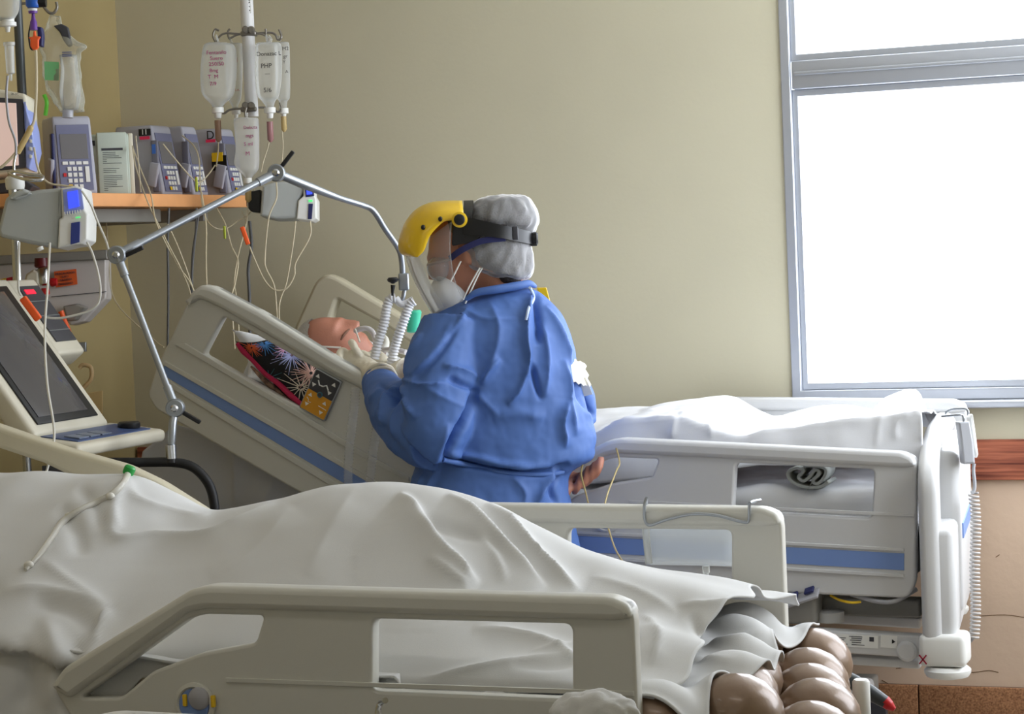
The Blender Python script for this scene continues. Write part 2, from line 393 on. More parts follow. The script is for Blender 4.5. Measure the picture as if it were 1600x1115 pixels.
# ---- window: aluminium frame, transom, panes, sill
win = structure('window_1', *plate_geo([[(WX0, WZ0), (WX1, WZ0), (WX1, WZ1), (WX0, WZ1)],
    [(WX0 + 0.03, WZ0 + 0.035), (WX1 - 0.04, WZ0 + 0.035), (WX1 - 0.04, WZ1 - 0.04), (WX0 + 0.03, WZ1 - 0.04)]], (0, YB + 0.014, 0), EX, EZ, 0.045, 0.004), M_alu, sm=40)
zt = atY(1235, 118, YB)[2]
mk('transom', *g_box(((WX0 + WX1) / 2, YB + 0.014, zt), (WX1 - WX0 - 0.07, 0.04, 0.088), bev=0.004), M_alu, win, 40)
mk('transom_bead', *g_box(((WX0 + WX1) / 2, YB - 0.008, zt + 0.004), (WX1 - WX0 - 0.085, 0.012, 0.012), bev=0.003), M_alu, win, 40)
for nm, z0, z1 in (('sash_frame', WZ0 + 0.035, zt - 0.044), ('sash_frame', zt + 0.044, WZ1 - 0.04)):
    o = mk(nm, *plate_geo([[(WX0 + 0.03, z0), (WX1 - 0.04, z0), (WX1 - 0.04, z1), (WX0 + 0.03, z1)], [(WX0 + 0.048, z0 + 0.022), (WX1 - 0.067, z0 + 0.022), (WX1 - 0.067, z1 - 0.022), (WX0 + 0.048, z1 - 0.022)]], (0, YB + 0.03, 0), EX, EZ, 0.03, 0.003), M_alu, win, 40)
    mk('pane', *g_box(((WX0 + WX1) / 2, YB + 0.034, (z0 + z1) / 2), (WX1 - WX0 - 0.14, 0.004, z1 - z0 - 0.04)), M_pane, o)
mk('sill', *g_box(((WX0 + WX1) / 2, YB - 0.02, WZ0 - 0.012), (WX1 - WX0 + 0.06, 0.1, 0.022), bev=0.005), M_alu, win, 40)
# ---- fill lamps added on the ceiling (above the picture)
for i, (x, y) in enumerate(FILL_LAMPS):
    t = thing('fill_lamp', (x, y, ZC - 0.07), ['added fill lamp over the near bed head', 'added fill lamp over the near bed foot', 'added fill lamp nearest the glass, head side', 'added fill lamp nearest the glass, foot side'][i], 'lamp', 'added ceiling fill lamps')
    box('housing', (x, y, ZC - 0.03), (1.25, 0.3, 0.06), M_white, t, bev=0.008)
    la = bpy.data.lights.new('fill_light', 'AREA'); la.shape = 'RECTANGLE'; la.size = 1.2; la.size_y = 0.26; la.energy = LAMP_W; la.color = (1.0, 0.98, 0.95)
    lo = bpy.data.objects.new('fill_light', la); COL.objects.link(lo); lo.parent = t; lo.location = (0, 0, 0.0)
    mk('diffuser', *g_box((x, y, ZC - 0.064), (1.18, 0.24, 0.008)), mat('fill_diffuser', (1, 1, 1, 1), 0.5, emit=((1, 0.97, 0.9, 1), 3.0)), t)

# ---------------------------------------------------------------- hospital beds
Y1, Y2 = 3.58, 4.64            # near bed: rail planes
YN, YFAR = 5.78, 6.74          # far bed: rail planes
_o = atY(995, 950, Y1); RX, RZ = _o[0], atY(700, 922, Y1)[2]
def loc(pts): return [p - np.array([RX, RZ]) for p in pxY(pts, Y1)]
R_top = [(89, 1069), (110, 1039), (308, 917), (337, 911.5), (960, 929), (988, 941), (995, 962)]
RAIL_OUT = loc(R_top) + [np.array(p) for p in ((0.0, -0.345), (-0.02, -0.385), (-0.80, -0.40), (-1.06, -0.33))]
RAIL_H1 = fillet(loc([(132, 1087), (301, 964.5), (326, 957), (419, 959), (406, 1002), (319, 1018), (245, 1046), (196, 1087)]), 0.012)
RAIL_H2 = fillet(loc([(587.5, 964), (898.7, 972), (899, 1089), (587.5, 1076)]), 0.016)
RIM = loc([(89, 1069), (110, 1039), (308, 917), (337, 911.5), (960, 929), (988, 941), (995, 962), (972, 966), (550, 953), (330, 947), (303, 953), (118, 1088)])
EMB = loc([(313, 1097)])[0]
def foot_rail(parent, xr, y, zt_, outward, tilt=0.0, m1=None, name='side_rail', logo=None):
    """moulded foot-section side rail: panel with two openings, thick handrail, coloured stripe, round emblem"""
    m1 = m1 or M_bed; ct, st = math.cos(tilt), math.sin(tilt); u = np.array([ct, 0, -st]); w = np.array([st, 0, ct]); o = np.array([xr, y, zt_])
    if tilt: o = o.copy()
    root = mk(name, *plate_geo([fillet(RAIL_OUT, 0.02), RAIL_H1, RAIL_H2], o, u, w, 0.034, 0.006), m1, parent, 40)
    mk('handrail', *plate_geo([fillet(RIM, 0.012)], o, u, w, 0.056, 0.012), m1, root, 40)
    q = o + np.array([0, outward * 0.0175, 0])
    def strip(nm, z0, z1, th, mm, u0=-1.03, u1=-0.03):
        mk(nm, *plate_geo([[(u0, z0), (u1, z0), (u1, z1), (u0, z1)]], q, u, w, th, 0.001), mm, root, 40)
    strip('stripe', -0.312, -0.268, 0.004, M_stripe)
    strip('ledge', -0.262, -0.254, 0.010, m1); strip('ledge', -0.330, -0.322, 0.012, m1)
    strip('ledge', -0.171, -0.163, 0.005, m1, -0.78, -0.005)
    ce = q + u * EMB[0] + w * EMB[1]; ax = (0, outward, 0)
    em = mk('emblem_ring', *g_lathe([(0.041, 0.0), (0.041, 0.006), (0.034, 0.009), (0.031, 0.006), (0.031, 0.003)], ce, ax, 32), m1, root, 40)
    mk('emblem_disc', *g_lathe([(0.03, 0.0), (0.03, 0.007)], ce, ax, 32), M_stripe if outward < 0 else m1, root, 40)
    return root
def deck(t, x0, x1, y0, y1, z, m1):
    """bed base: deck frame, lift columns, undercarriage and four castors"""
    box('deck_frame', ((x0 + x1) / 2, (y0 + y1) / 2, z - 0.05), (x1 - x0, y1 - y0, 0.06), M_gmetal, t, bev=0.01)
    for x in (x0 + 0.45, x1 - 0.55):
        box('lift_column', (x, (y0 + y1) / 2, (z + 0.1) / 2), (0.14, 0.2, z - 0.18), M_gmetal, t, bev=0.01)
    box('undercarriage', ((x0 + x1) / 2, (y0 + y1) / 2, 0.16), (x1 - x0 - 0.5, 0.5, 0.07), m1, t, bev=0.02)
    for x in (x0 + 0.3, x1 - 0.3):
        box('axle_beam', (x, (y0 + y1) / 2, 0.155), (0.07, y1 - y0 - 0.1, 0.05), M_gmetal, t, bev=0.01)
        for y in (y0 + 0.08, y1 - 0.08):
            lathe('castor', [(0.03, 0), (0.062, 0.003), (0.062, 0.03), (0.03, 0.033)], (x, y - 0.016, 0.0625), M_dark, t, axis=(0, 1, 0))

# ======== near bed
bed2 = thing('hospital_bed', (-1.9, 4.1, 0), 'nearest full hospital bed, beige rails around a white-sheeted patient with raised knees', 'bed')
deck(bed2, -3.35, -1.2, Y1 + 0.05, Y2 - 0.05, 0.52, M_bed)
r_near = foot_rail(bed2, RX, Y1, RZ, -1)
o2 = atY(1226, 850, Y2)
foot_rail(bed2, o2[0], Y2, atY(990, 788.5, Y2)[2], 1)
# yellow tabs and grey dome of the near rail's release button
ce = atY(313, 1097, Y1 - 0.022)
for s in (-1, 1):
    box('release_tab', ce + np.array([s * 0.029, -0.004, 0.004]), (0.008, 0.008, 0.022), M_yellow, r_near, bev=0.002)
mk('release_cap', *g_lathe([(0.021, 0), (0.021, 0.004), (0.017, 0.008), (0.0, 0.009)], ce + np.array([0, -0.002, 0.008]), (0, -1, 0), 24), mat('pale_grey', C(170, 170, 176), 0.4), r_near, 60)
# head-section rail on the far side, sloping up out of the frame on the left
hr = [(-70, 640), (0, 663), (108, 700), (201, 726), (255, 752), (326, 797), (360, 830), (330, 870), (200, 850), (-70, 760)]
mk('head_rail', *plate_geo([fillet(pxY(hr, Y2), 0.02), fillet(pxY([(-40, 690), (0, 697), (75, 722), (130, 748), (180, 790), (60, 775), (-40, 740)], Y2), 0.01)], (0, Y2, 0), EX, EZ, 0.05, 0.012), M_beige, bed2, 40)
mk('head_rail', *plate_geo([fillet([np.array([-3.3, 0.55]), np.array([-2.62, 0.52]), np.array([-2.56, 0.6]), np.array([-2.6, 0.72]), np.array([-3.3, 0.95])], 0.02)], (0, Y1, 0), EX, EZ, 0.034, 0.008), M_beige, bed2, 40)
box('headboard', (-3.36, (Y1 + Y2) / 2, 0.75), (0.05, 0.9, 0.5), M_beige, bed2, bev=0.02)

# ---- near bed mattress with tan air cells
M_cell = mat('tan_vinyl', C(136, 112, 92), 0.33, 0.15, coat=0.2, bump=0.05, bscale=60)
mt_ = thing('air_mattress', (-2.0, 4.1, 0.52), 'tan vinyl bubble-cell air mattress on the near bed', 'mattress')
box('core', (-2.24, 4.11, 0.585), (2.14, 0.94, 0.12), M_cell, mt_, bev=0.05)
ev, ef = g_ell((0, 0, 0), (0.084, 0.084, 0.084), seg=18, rings=10)
ev[:, 2] = np.where(ev[:, 2] < 0, ev[:, 2] * 0.6, ev[:, 2])
rad = np.hypot(ev[:, 0] / 0.084, ev[:, 1] / 0.084)
ev[:, 2] += 0.004 * np.sin(np.arctan2(ev[:, 1], ev[:, 0]) * 5) * rad ** 3
cell = None; rnd = random.Random(4); CELLS = []
for i in range(5):
    for j in range(8):
        x = -i * 0.14 + rnd.uniform(-.008, .008); y = 3.66 + j * 0.172 + (0.086 if i % 2 else 0) + rnd.uniform(-.006, .006)
        if y > 4.58: continue
        x += -0.885 - 0.25 * (y - 3.65)
        z = 0.658 - (0.055 if i == 0 else 0) + rnd.uniform(-.006, .006)
        CELLS.append((x, y, z))
        if cell is None:
            cell = mk('air_cell', ev + np.array([x, y, z]), ef, M_cell, mt_, 180); cell0 = np.array([x, y, z])
        else:
            c = cell.copy(); COL.objects.link(c); c.parent = mt_; c.location = (np.array([x, y, z]) - cell0).tolist()
            c.rotation_euler = (0, 0, 0)
# drooping vinyl skirt round the foot end
pts = [(-1.35, 3.60), (-1.1, 3.595), (-0.92, 3.60), (-0.86, 3.66), (-0.90, 3.9), (-0.99, 4.2), (-1.07, 4.45), (-1.15, 4.56)]
P = smoothline(np.array([(a, b, 0) for a, b in pts]), 10); V_ = []; Fc = []; nr = 10
for i, p in enumerate(P):
    for k in range(nr):
        s = k / (nr - 1); w = 0.010 * math.sin(i * 0.45) * s + 0.005 * math.sin(i * 0.9 + 1) * s
        o = unit(np.array([p[0] + 1.3, p[1] - 4.1, 0])); V_.append(p + o * (w + 0.02 * s - 0.045 * (1 - s) ** 2) + np.array([0, 0, 0.61 - 0.2 * s]))
for i in range(len(P) - 1):
    for k in range(nr - 1): a = i * nr + k; Fc.append((a, a + 1, a + nr + 1, a + nr))
mk('skirt', V_, Fc, M_cell, mt_, 180)

# ---- near bed sheets: height fields with pressed-in folds, given thickness
def cloth(name, X, Y, Z, mt, lines, label, cat, thick=0.004, wr=None, parent=None, flip=False):
    ny, nx = X.shape; v = np.stack([X.ravel(), Y.ravel(), Z.ravel()], -1)
    f = [(j * nx + i, j * nx + i + 1, (j + 1) * nx + i + 1, (j + 1) * nx + i) for j in range(ny - 1) for i in range(nx - 1)]
    if wr: v = wrinkle(v, f, *wr)
    if lines: v = crease(v, f, lines)
    o = mk(name, v, f, mt, parent, 180, label=label, cat=cat)
    s = o.modifiers.new('thickness', 'SOLIDIFY'); s.thickness = thick; s.offset = -1
    return o
sil = [(-60, 735), (0, 737), (60, 734), (120, 741), (200, 742), (260, 768), (330, 797), (440, 778), (520, 758), (590, 752), (640, 757), (700, 768), (760, 786), (830, 822), (900, 856), (980, 880), (1050, 896), (1120, 908), (1190, 930)]
YC = 4.16
S = np.array(pxY(sil, YC)); S = smoothline(S, 8)
def Zs(x): return np.interp(x, S[:, 0], S[:, 1])
def base2(x): return np.interp(x, [-3.4, -2.7, -2.25, -1.9, -1.2, -0.8], [0.93, 0.83, 0.765, 0.745, 0.735, 0.70])
def sheet2(x, y):
    t = (y - YC) / np.where(y < YC, 0.55, 0.42)
    top = 1 - (np.sqrt(t * t + 0.03) - math.sqrt(0.03)) / (math.sqrt(1.03) - math.sqrt(0.03))
    w = np.clip(top, 0, 1) ** np.where(y < YC, 0.85, 0.9)
    return base2(x) + np.maximum(Zs(x) - base2(x), 0.02) * w
nx, ny = 330, 150
xs = np.linspace(-3.3, -1.135, nx); sv = np.linspace(0, 1, ny)
X = np.zeros((ny, nx)); Yg = np.zeros((ny, nx)); Z = np.zeros((ny, nx))
drop = np.interp(xs, [-3.3, -2.5, -2.3, -2.15, -1.1], [0.34, 0.30, 0.20, 0.03, 0.01])
for i, x in enumerate(xs):
    w = 0.95; L = w + drop[i]; s = sv * L
    y = np.where(s < drop[i], 3.615, 3.615 + (s - drop[i])); z = sheet2(np.full(ny, x), y) - np.clip(drop[i] - s, 0, None)
    fall = np.clip(drop[i] - s, 0, None)
    y = y - 0.03 * np.exp(-((s - drop[i]) / 0.05) ** 2) * (s > drop[i] - 0.02) * (drop[i] > 0.1) - 0.05 * np.minimum(fall / 0.15, 1) + 0.012 * np.sin(x * 31 + 0.7 * np.sin(x * 13)) * np.minimum(fall / 0.1, 1)
    X[:, i] = x; Yg[:, i] = y; Z[:, i] = z
# wavy hem at the foot and along the near side
u_ = (xs - xs[0]) / (xs[-1] - xs[0])
hem = 0.016 * np.sin(Yg * 17 + 0.5) + 0.006 * np.sin(Yg * 41 + 1)
X = X + hem * np.clip((u_[None, :] - 0.9) / 0.1, 0, 1)
Z = Z + 0.009 * np.sin(Yg * 27 + X * 6) * np.clip((u_[None, :] - 0.8) / 0.2, 0, 1)
L2 = [([(622, 772), (645, 795), (668, 830), (695, 872), (745, 918)], 0.034, 17, 'f'),
      ([(700, 772), (745, 810), (800, 870), (850, 920)], 0.026, 11, 'f'),
      ([(760, 787), (800, 825), (850, 880), (905, 925)], 0.026, 9, 's'),
      ([(690, 850), (720, 885), (735, 920)], 0.012, 7, 's'),
      ([(740, 830), (770, 870), (790, 915)], 0.010, 7, 's'), ([(668, 880), (700, 905), (735, 925)], 0.010, 6, 's'),
      ([(640, 800), (700, 830), (760, 850), (800, 890)], -0.010, 9, 'r'),
      ([(165, 790), (180, 840), (240, 838), (330, 835), (430, 785)], 0.016, 9, 's'), ([(200, 745), (178, 790), (185, 835)], 0.012, 9, 's'),
      ([(200, 745), (215, 780), (300, 806), (330, 800)], 0.010, 8, 's'), ([(90, 790), (120, 830), (125, 870)], -0.010, 14, 'r'),
      ([(120, 760), (150, 790), (160, 830)], -0.008, 10, 'r'),
      ([(560, 757), (520, 820), (480, 900)], 0.006, 20, 's'), ([(455, 790), (400, 860), (330, 905)], 0.006, 22, 's'),
      ([(740, 980), (780, 985), (850, 1000), (900, 1030), (980, 1040)], 0.012, 8, 's'), ([(590, 1060), (660, 1066), (720, 1050), (800, 1035), (900, 1025)], 0.012, 7, 's'),
      ([(830, 1020), (900, 1010), (980, 990)], 0.010, 7, 's'), ([(800, 1040), (900, 1035), (1000, 1000)], -0.010, 7, 'r'),
      ([(920, 900), (1000, 925), (1060, 960)], 0.008, 12, 's'), ([(1000, 960), (1030, 990), (1020, 1040)], 0.010, 10, 's'), ([(1060, 945), (1110, 945), (1180, 935)], 0.012, 8, 's'),
      ([(1080, 960), (1095, 985), (1110, 985), (1150, 960)], -0.012, 8, 'r'),
      ([(0, 925), (60, 922), (120, 935), (172, 952)], 0.014, 13, 's'), ([(60, 870), (110, 910), (170, 950)], 0.008, 8, 's'), ([(172, 952), (150, 985), (150, 1010)], 0.016, 8, 's'),
      ([(50, 940), (100, 950), (140, 975), (148, 1010)], -0.011, 12, 'r'), ([(70, 960), (90, 1040), (80, 1110)], 0.012, 14, 'r'), ([(30, 990), (45, 1060), (30, 1110)], -0.010, 14, 'r'), ([(120, 990), (115, 1060)], -0.010, 10, 'r')]
cloth('bed_sheet', X, Yg, Z, M_sheet, L2, 'white top sheet draped over raised knees on the nearest patient bed', 'sheet', wr=(0.0035, 7.0))
# under sheet reaching further over the air cells
nx, ny = 190, 150
xs = np.linspace(-2.3, -1.06, nx); ys = np.linspace(3.6, 4.57, ny); X, Yg = np.meshgrid(xs, ys)
Z = base2(X) + 0.003 + 0.005 * np.sin(X * 30 + Yg * 16) * np.sin(Yg * 19)
Z += 0.012
ue = np.clip((X + 1.28) / 0.22, 0, 1); X = X + ue * (-0.06 * (Yg - 3.9) + 0.03 * np.sin(Yg * 9.5 + 1.2) + 0.008 * np.sin(Yg * 23)); Z = Z - (0.02 + 0.035 * np.clip((Yg - 4.25) / 0.3, 0, 1)) * ue ** 2
H = np.full(X.shape, 0.5)
for cx_, cy_, cz_ in CELLS:
    q = 1 - ((X - cx_) / 0.09) ** 2 - ((Yg - cy_) / 0.084) ** 2; H = np.maximum(H, np.where(q > 0, cz_ + 0.088 * np.sqrt(np.clip(q, 0, 1)), 0.5))
def blur(A, k):
    for _ in range(k):
        B = np.pad(A, 1, 'edge'); A = (B[:-2, 1:-1] + B[2:, 1:-1] + B[1:-1, :-2] + B[1:-1, 2:] + 2 * A) / 6
    return A
S_ = H.copy()
for _ in range(30): S_ = np.maximum(blur(S_, 4), H)
S_ = np.maximum(blur(S_, 3), H + 0.002) + 0.005
Z = np.where(X > -1.62, np.maximum(S_, np.where(ue > 0.4, 0, Z - 0.03)), Z); Z = np.maximum(blur(Z, 2), H + 0.004)
cloth('under_sheet', X, Yg, Z, M_sheet, [([(1000, 1020), (1060, 1005), (1130, 1000), (1200, 985)], 0.008, 7, 's'), ([(1010, 1045), (1080, 1030), (1150, 1030)], 0.007, 7, 's'), ([(1060, 1000), (1110, 975), (1180, 950)], 0.007, 8, 's')],
      'white fitted under sheet showing past the top sheet at the tan bubble mattress', 'sheet', wr=(0.002, 12.0))
from mathutils.bvhtree import BVHTree
def bvh_of(v, f): return BVHTree.FromPolygons([Vector(p) for p in v], [tuple(q) for q in f])
def cast(bv, px, py, off=0.0, fallback=6.0):
    r = unit(rayd(px, py)); h = bv.ray_cast(Vector(CAM), Vector(r))
    if h[0] is None: return V(px, py, fallback)
    return np.array(h[0]) - r * off
# ======== far bed (the patient being treated)
bed1 = thing('hospital_bed', (-2.1, 6.26, 0), 'hospital bed against the back wall with its head section raised, beside the standing nurse', 'bed')
deck(bed1, -3.0, -1.14, YN + 0.06, YFAR - 0.06, 0.67, M_bed2)
pR = atY(1427, 702.5, YN); pL = atY(965, 685, YN); tilt1 = math.atan2(pL[2] - pR[2], pR[0] - pL[0])
xr1 = atY(1438, 800, YN)[0]
rail1 = foot_rail(bed1, xr1, YN, pR[2] - 0.002, -1, tilt1, M_bed2)
# far-side foot rail, its top edge showing behind the sheet
foot_rail(bed1, xr1 - 0.03, YFAR, atY(1160, 627, YFAR)[2], 1, tilt1 * 0.3, M_bed2)
# raised head rails
HRo = [(235, 615), (250.5, 569), (305, 456.6), (320.6, 444), (339, 447), (415, 487), (528, 557), (640, 622), (700, 680), (690, 745), (660, 800), (540, 806), (458, 760), (366, 707), (247, 638)]
HRh = [(353, 493), (520, 588), (492, 648), (322, 553)]
hrail = mk('head_rail', *plate_geo([fillet(pxY(HRo, YN), 0.018), fillet(pxY(HRh, YN), 0.012)], (0, YN, 0), EX, EZ, 0.034, 0.006), M_bed, bed1, 40)
HRr = [(297, 478), (305, 456.6), (320.6, 444), (339, 447), (415, 487), (528, 557), (640, 622), (632, 640), (525, 583), (412, 515), (350, 480), (318, 466)]
mk('handrail', *plate_geo([fillet(pxY(HRr, YN), 0.012)], (0, YN - 0.004, 0), EX, EZ, 0.058, 0.014), M_bed, hrail, 40)
def onrail(nm, px, th, mm, off=0.0175, bv=0.0015, r=0.0):
    pts = pxY(px, YN - off); mk(nm, *plate_geo([fillet(pts, r) if r else pts], (0, YN - off, 0), EX, EZ, th, bv), mm, hrail, 40)
onrail('stripe', [(253, 584.6), (257, 570), (600, 766), (590, 786)], 0.004, M_stripe)
onrail('ledge', [(255, 569), (258, 563), (610, 764), (606, 770)], 0.010, M_bed)
onrail('ledge', [(252, 596), (254, 588), (590, 792), (586, 800)], 0.012, M_bed)
onrail('ledge', [(275, 538), (290, 536), (340, 566), (470, 644), (560, 700), (640, 745), (640, 752), (556, 708), (466, 651), (330, 570)], 0.012, M_bed)
# control keypad with arrow symbols
kp = [(496, 575.5), (536, 598), (507, 657), (465, 635)]
KU = unit(atY(536, 598, YN) - atY(496, 575.5, YN)); KV = unit(atY(496, 575.5, YN) - atY(465, 635, YN)); KV = unit(KV - KU * (KU @ KV)); K0 = (atY(496, 575.5, YN - 0.024) + atY(507, 657, YN - 0.024)) / 2
kw = np.linalg.norm(atY(536, 598, YN) - atY(496, 575.5, YN)); kh = np.linalg.norm(atY(496, 575.5, YN) - atY(465, 635, YN))
pad = mk('control_panel', *plate_geo([fillet([(-kw / 2, -kh / 2), (kw / 2, -kh / 2), (kw / 2, kh / 2), (-kw / 2, kh / 2)], 0.006)], K0, KU, KV, 0.010, 0.002), M_satin, hrail, 40)
def onpad(nm, pts, mm, off=0.0055, th=0.001, r=0.0):
    n = np.cross(KU, KV); n = n if n[1] < 0 else -n
    P_ = [np.array([(a - 0.5) * kw, (0.5 - b) * kh]) for a, b in pts]
    mk(nm, *plate_geo([fillet(P_, r) if r else P_], K0 + n * off, KU, KV, th, 0.0002), mm, pad, 40)
onpad('dark_field', [(0.04, 0.03), (0.96, 0.03), (0.96, 0.5), (0.04, 0.5)], M_dark, r=0.005)
onpad('amber_field', [(0.04, 0.5), (0.96, 0.5), (0.96, 0.97), (0.04, 0.97)], mat('amber_print', C(214, 150, 40), 0.45), r=0.004)
def tri(cx, cy, s, up): onpad('arrow', [(cx - s, cy + up * s * 0.5), (cx + s, cy + up * s * 0.5), (cx, cy - up * s * 0.6)], M_white, 0.0062)
for cx, cy, s, up in ((0.18, 0.14, .08, 1), (0.16, 0.37, .08, -1), (0.8, 0.14, .08, 1), (0.76, 0.37, .08, -1), (0.2, 0.6, .075, 1), (0.2, 0.84, .075, -1), (0.76, 0.62, .075, 1), (0.76, 0.86, .075, -1)): tri(cx, cy, s, up)
def padline(pts, w):
    n = np.cross(KU, KV); n = n if n[1] < 0 else -n
    mk('bed_symbol', *g_tube([K0 + n * 0.0063 + KU * (a - 0.5) * kw + KV * (0.5 - b) * kh for a, b in pts], w, 6), M_white, pad, 60)
padline([(0.25, 0.22), (0.35, 0.31), (0.48, 0.3), (0.58, 0.24), (0.7, 0.32)], 0.0022)
padline([(0.12, 0.69), (0.2, 0.72), (0.22, 0.77), (0.32, 0.76)], 0.001); padline([(0.6, 0.74), (0.9, 0.745)], 0.001)
n_ = np.cross(KU, KV); n_ = n_ if n_[1] < 0 else -n_
mk('round_key', *g_lathe([(0.0085, 0), (0.0085, 0.003), (0.007, 0.0035)], K0 + n_ * 0.0055, n_, 24), mat('teal_key', C(70, 120, 135), 0.4), pad, 40)
mk('round_key_centre', *g_lathe([(0.0055, 0), (0.0055, 0.0045)], K0 + n_ * 0.0055, n_, 20), M_dark, pad, 40)
HFo = [(464, 512), (497.5, 438), (512.7, 427), (530, 432), (622, 487), (700, 535), (690, 600), (455, 560)]
HFh = [(531, 467), (612, 512), (660, 545), (640, 580), (520, 498)]
mk('head_rail', *plate_geo([fillet(pxY(HFo, YFAR), 0.02), fillet(pxY(HFh, YFAR), 0.012)], (0, YFAR, 0), EX, EZ, 0.05, 0.012), M_beige, bed1, 40)
# footboard: thick moulded frame with hand opening and inset panel
XFB = atY(1455, 850, YN)[0]
fo = [(YN - 0.07, 0.44), (YN - 0.07, 0.88), (YN + 0.04, 0.94), (YN + 0.3, 0.975), (YFAR - 0.2, 0.975), (YFAR + 0.01, 0.94), (YFAR + 0.07, 0.88), (YFAR + 0.07, 0.44)]
fh = [(YN + 0.03, 0.74), (YN + 0.03, 0.87), (YN + 0.10, 0.915), (YN + 0.28, 0.915), (YN + 0.28, 0.80), (YN + 0.16, 0.74)]
fh2 = [(2 * 6.26 - a, b) for a, b in fh]
EY = np.array([0, 1.0, 0]); FBU = np.array([-math.sin(0.12), math.cos(0.12), 0]); FBN = np.cross(FBU, EZ)
fbx = lambda y, z, off=0.0: np.array([XFB, YN, 0]) + FBU * (y - YN) + EZ * z + FBN * off
fbd = mk('footboard', *plate_geo([fillet([np.array(p) for p in fo], [0.02, 0.05, 0.06, 0.05, 0.05, 0.06, 0.05, 0.02]), fillet([np.array(p) for p in fh], 0.025), fillet([np.array(p) for p in fh2], 0.025)], np.array([XFB, YN, 0]) - FBU * YN, FBU, EZ, 0.052, 0.018), M_bed2, bed1, 40)
FAX = np.array([FBN, FBU, EZ])
box('inset_panel', fbx(6.26, 0.70, 0.03), (0.08, 0.66, 0.44), M_bed2, fbd, axes=FAX, bev=0.025)
box('lower_panel', fbx(6.26, 0.59, 0.018), (0.088, 1.08, 0.30), M_bed2, fbd, axes=FAX, bev=0.02)
box('stripe', fbx(6.26, 0.70, 0.072), (0.004, 0.56, 0.04), M_stripe, fbd, axes=FAX)
for yy in (YN - 0.025, YFAR + 0.025):
    c = fbx(yy, 0, 0.018) if yy < 6 else fbx(yy - 0.04, 0, -0.03)
    col = box('corner_bumper', c + np.array([0.01, 0, 0.425]), (0.122, 0.10, 0.085), M_white, bed1, bev=0.016)
    lathe('bumper_roller', [(0.03, 0), (0.054, 0.006), (0.06, 0.016), (0.06, 0.024), (0.05, 0.033)], c + np.array([0.015, 0, 0.347]), M_white, col)
# red cross drawn on the near bumper
cb = atY(1442, 1030, YN - 0.077)
for a in (-1, 1):
    box('red_cross_mark', cb, (0.030, 0.0016, 0.0035), mat('red_ink', C(150, 20, 50), 0.5), bed1, axes=np.array([[math.cos(a * 0.9), 0, math.sin(a * 0.9)], [0, 1, 0], [-math.sin(a * 0.9), 0, math.cos(a * 0.9)]]))
# lower long beam with its rating label
def beam(nm, p0, p1, Y, h, th, mm, parent, bev=0.006):
    a, b = atY(*p0, Y), atY(*p1, Y); u = unit(b - a); w = np.cross(u, EY); w = w if w[2] > 0 else -w
    return box(nm, (a + b) / 2, (np.linalg.norm(b - a), th, h), mm, parent, axes=np.array([u, EY, w]), bev=bev), u, w
bm_, bu, bw = beam('long_beam', (1180, 992), (1440, 1008), YN + 0.02, 0.058, 0.05, M_bed2, bed1)
lab, _, _ = beam('rating_label', (1270, 997), (1372, 1003), YN - 0.0065, 0.033, 0.0015, M_white, bm_, 0)
g = Geo(); lc = (atY(1270, 997, YN - 0.0078) + atY(1372, 1003, YN - 0.0078)) / 2; rnd = random.Random(2)
for r_, row in enumerate((0.0115, 0.0065, 0.0015, -0.004, -0.010)):
    for x0, x1 in ((-0.083, -0.052), (-0.045, 0.005), (0.012, 0.05)):
        if rnd.random() < 0.92: g.add(*g_box(lc + bu * ((x0 + x1) / 2 + rnd.uniform(-.004, .004)) + bw * row, ((x1 - x0) * rnd.uniform(.6, 1), 0.0006, 0.0018), np.array([bu, EY, bw])))
g.add(*g_box(lc + bu * 0.07 + bw * 0.007, (0.012, 0.0006, 0.012), np.array([bu, EY, bw])))
mk('label_print', *g.get(), M_dark, bm_)
lab2, _, _ = beam('arrow_label', (1376, 1001), (1402, 1003), YN - 0.0065, 0.033, 0.0015, M_white, bm_, 0)
ac = atY(1396, 1002, YN - 0.0085)
mk('arrow_print', [ac + bu * -0.004 + bw * 0.006, ac + bu * 0.005, ac + bu * -0.004 - bw * 0.006, ac + bu * -0.004 + bw * 0.006 + EY * .0006, ac + bu * 0.005 + EY * .0006, ac + bu * -0.004 - bw * 0.006 + EY * .0006], [(0, 1, 2), (5, 4, 3), (0, 3, 4, 1), (1, 4, 5, 2), (2, 5, 3, 0)], M_black, bm_)
lathe('hinge_disc', [(0.027, 0), (0.027, 0.012), (0.02, 0.018)], atY(1418, 1016, YN - 0.005), M_bed2, bed1, axis=(0, -1, 0))
beam('side_channel', (1200, 942), (1440, 948), YN + 0.14, 0.05, 0.05, M_gmetal, bed1)
beam('cross_tube', (1240, 960), (1440, 972), YN + 0.3, 0.03, 0.04, M_bed2, bed1)
beam('lower_channel', (1240, 1024), (1440, 1036), YN + 0.05, 0.022, 0.05, M_bed2, bed1)
box('foot_control_box', atY(1252, 945, YN + 0.05), (0.10, 0.09, 0.09), M_gmetal, bed1, bev=0.012)
a_ = atY(1253, 931, YN - 0.02)
pan = box('foot_control_face', a_, (0.10, 0.05, 0.008), mat('pale_grey', C(170, 170, 176)), bed1, axes=np.array([unit([1, 0, 0.35]), [0, 0.8, 0.6], unit(np.cross(unit([1, 0, 0.35]), [0, 0.8, 0.6]))]), bev=0.002)
for k in range(2): box('foot_control_key', a_ + np.array([-0.022 + 0.044 * k, -0.008, 0.002 + 0.015 * k]), (0.026, 0.02, 0.008), M_navy, bed1, axes=np.array([unit([1, 0, 0.35]), [0, 0.8, 0.6], unit(np.cross(unit([1, 0, 0.35]), [0, 0.8, 0.6]))]), bev=0.002)
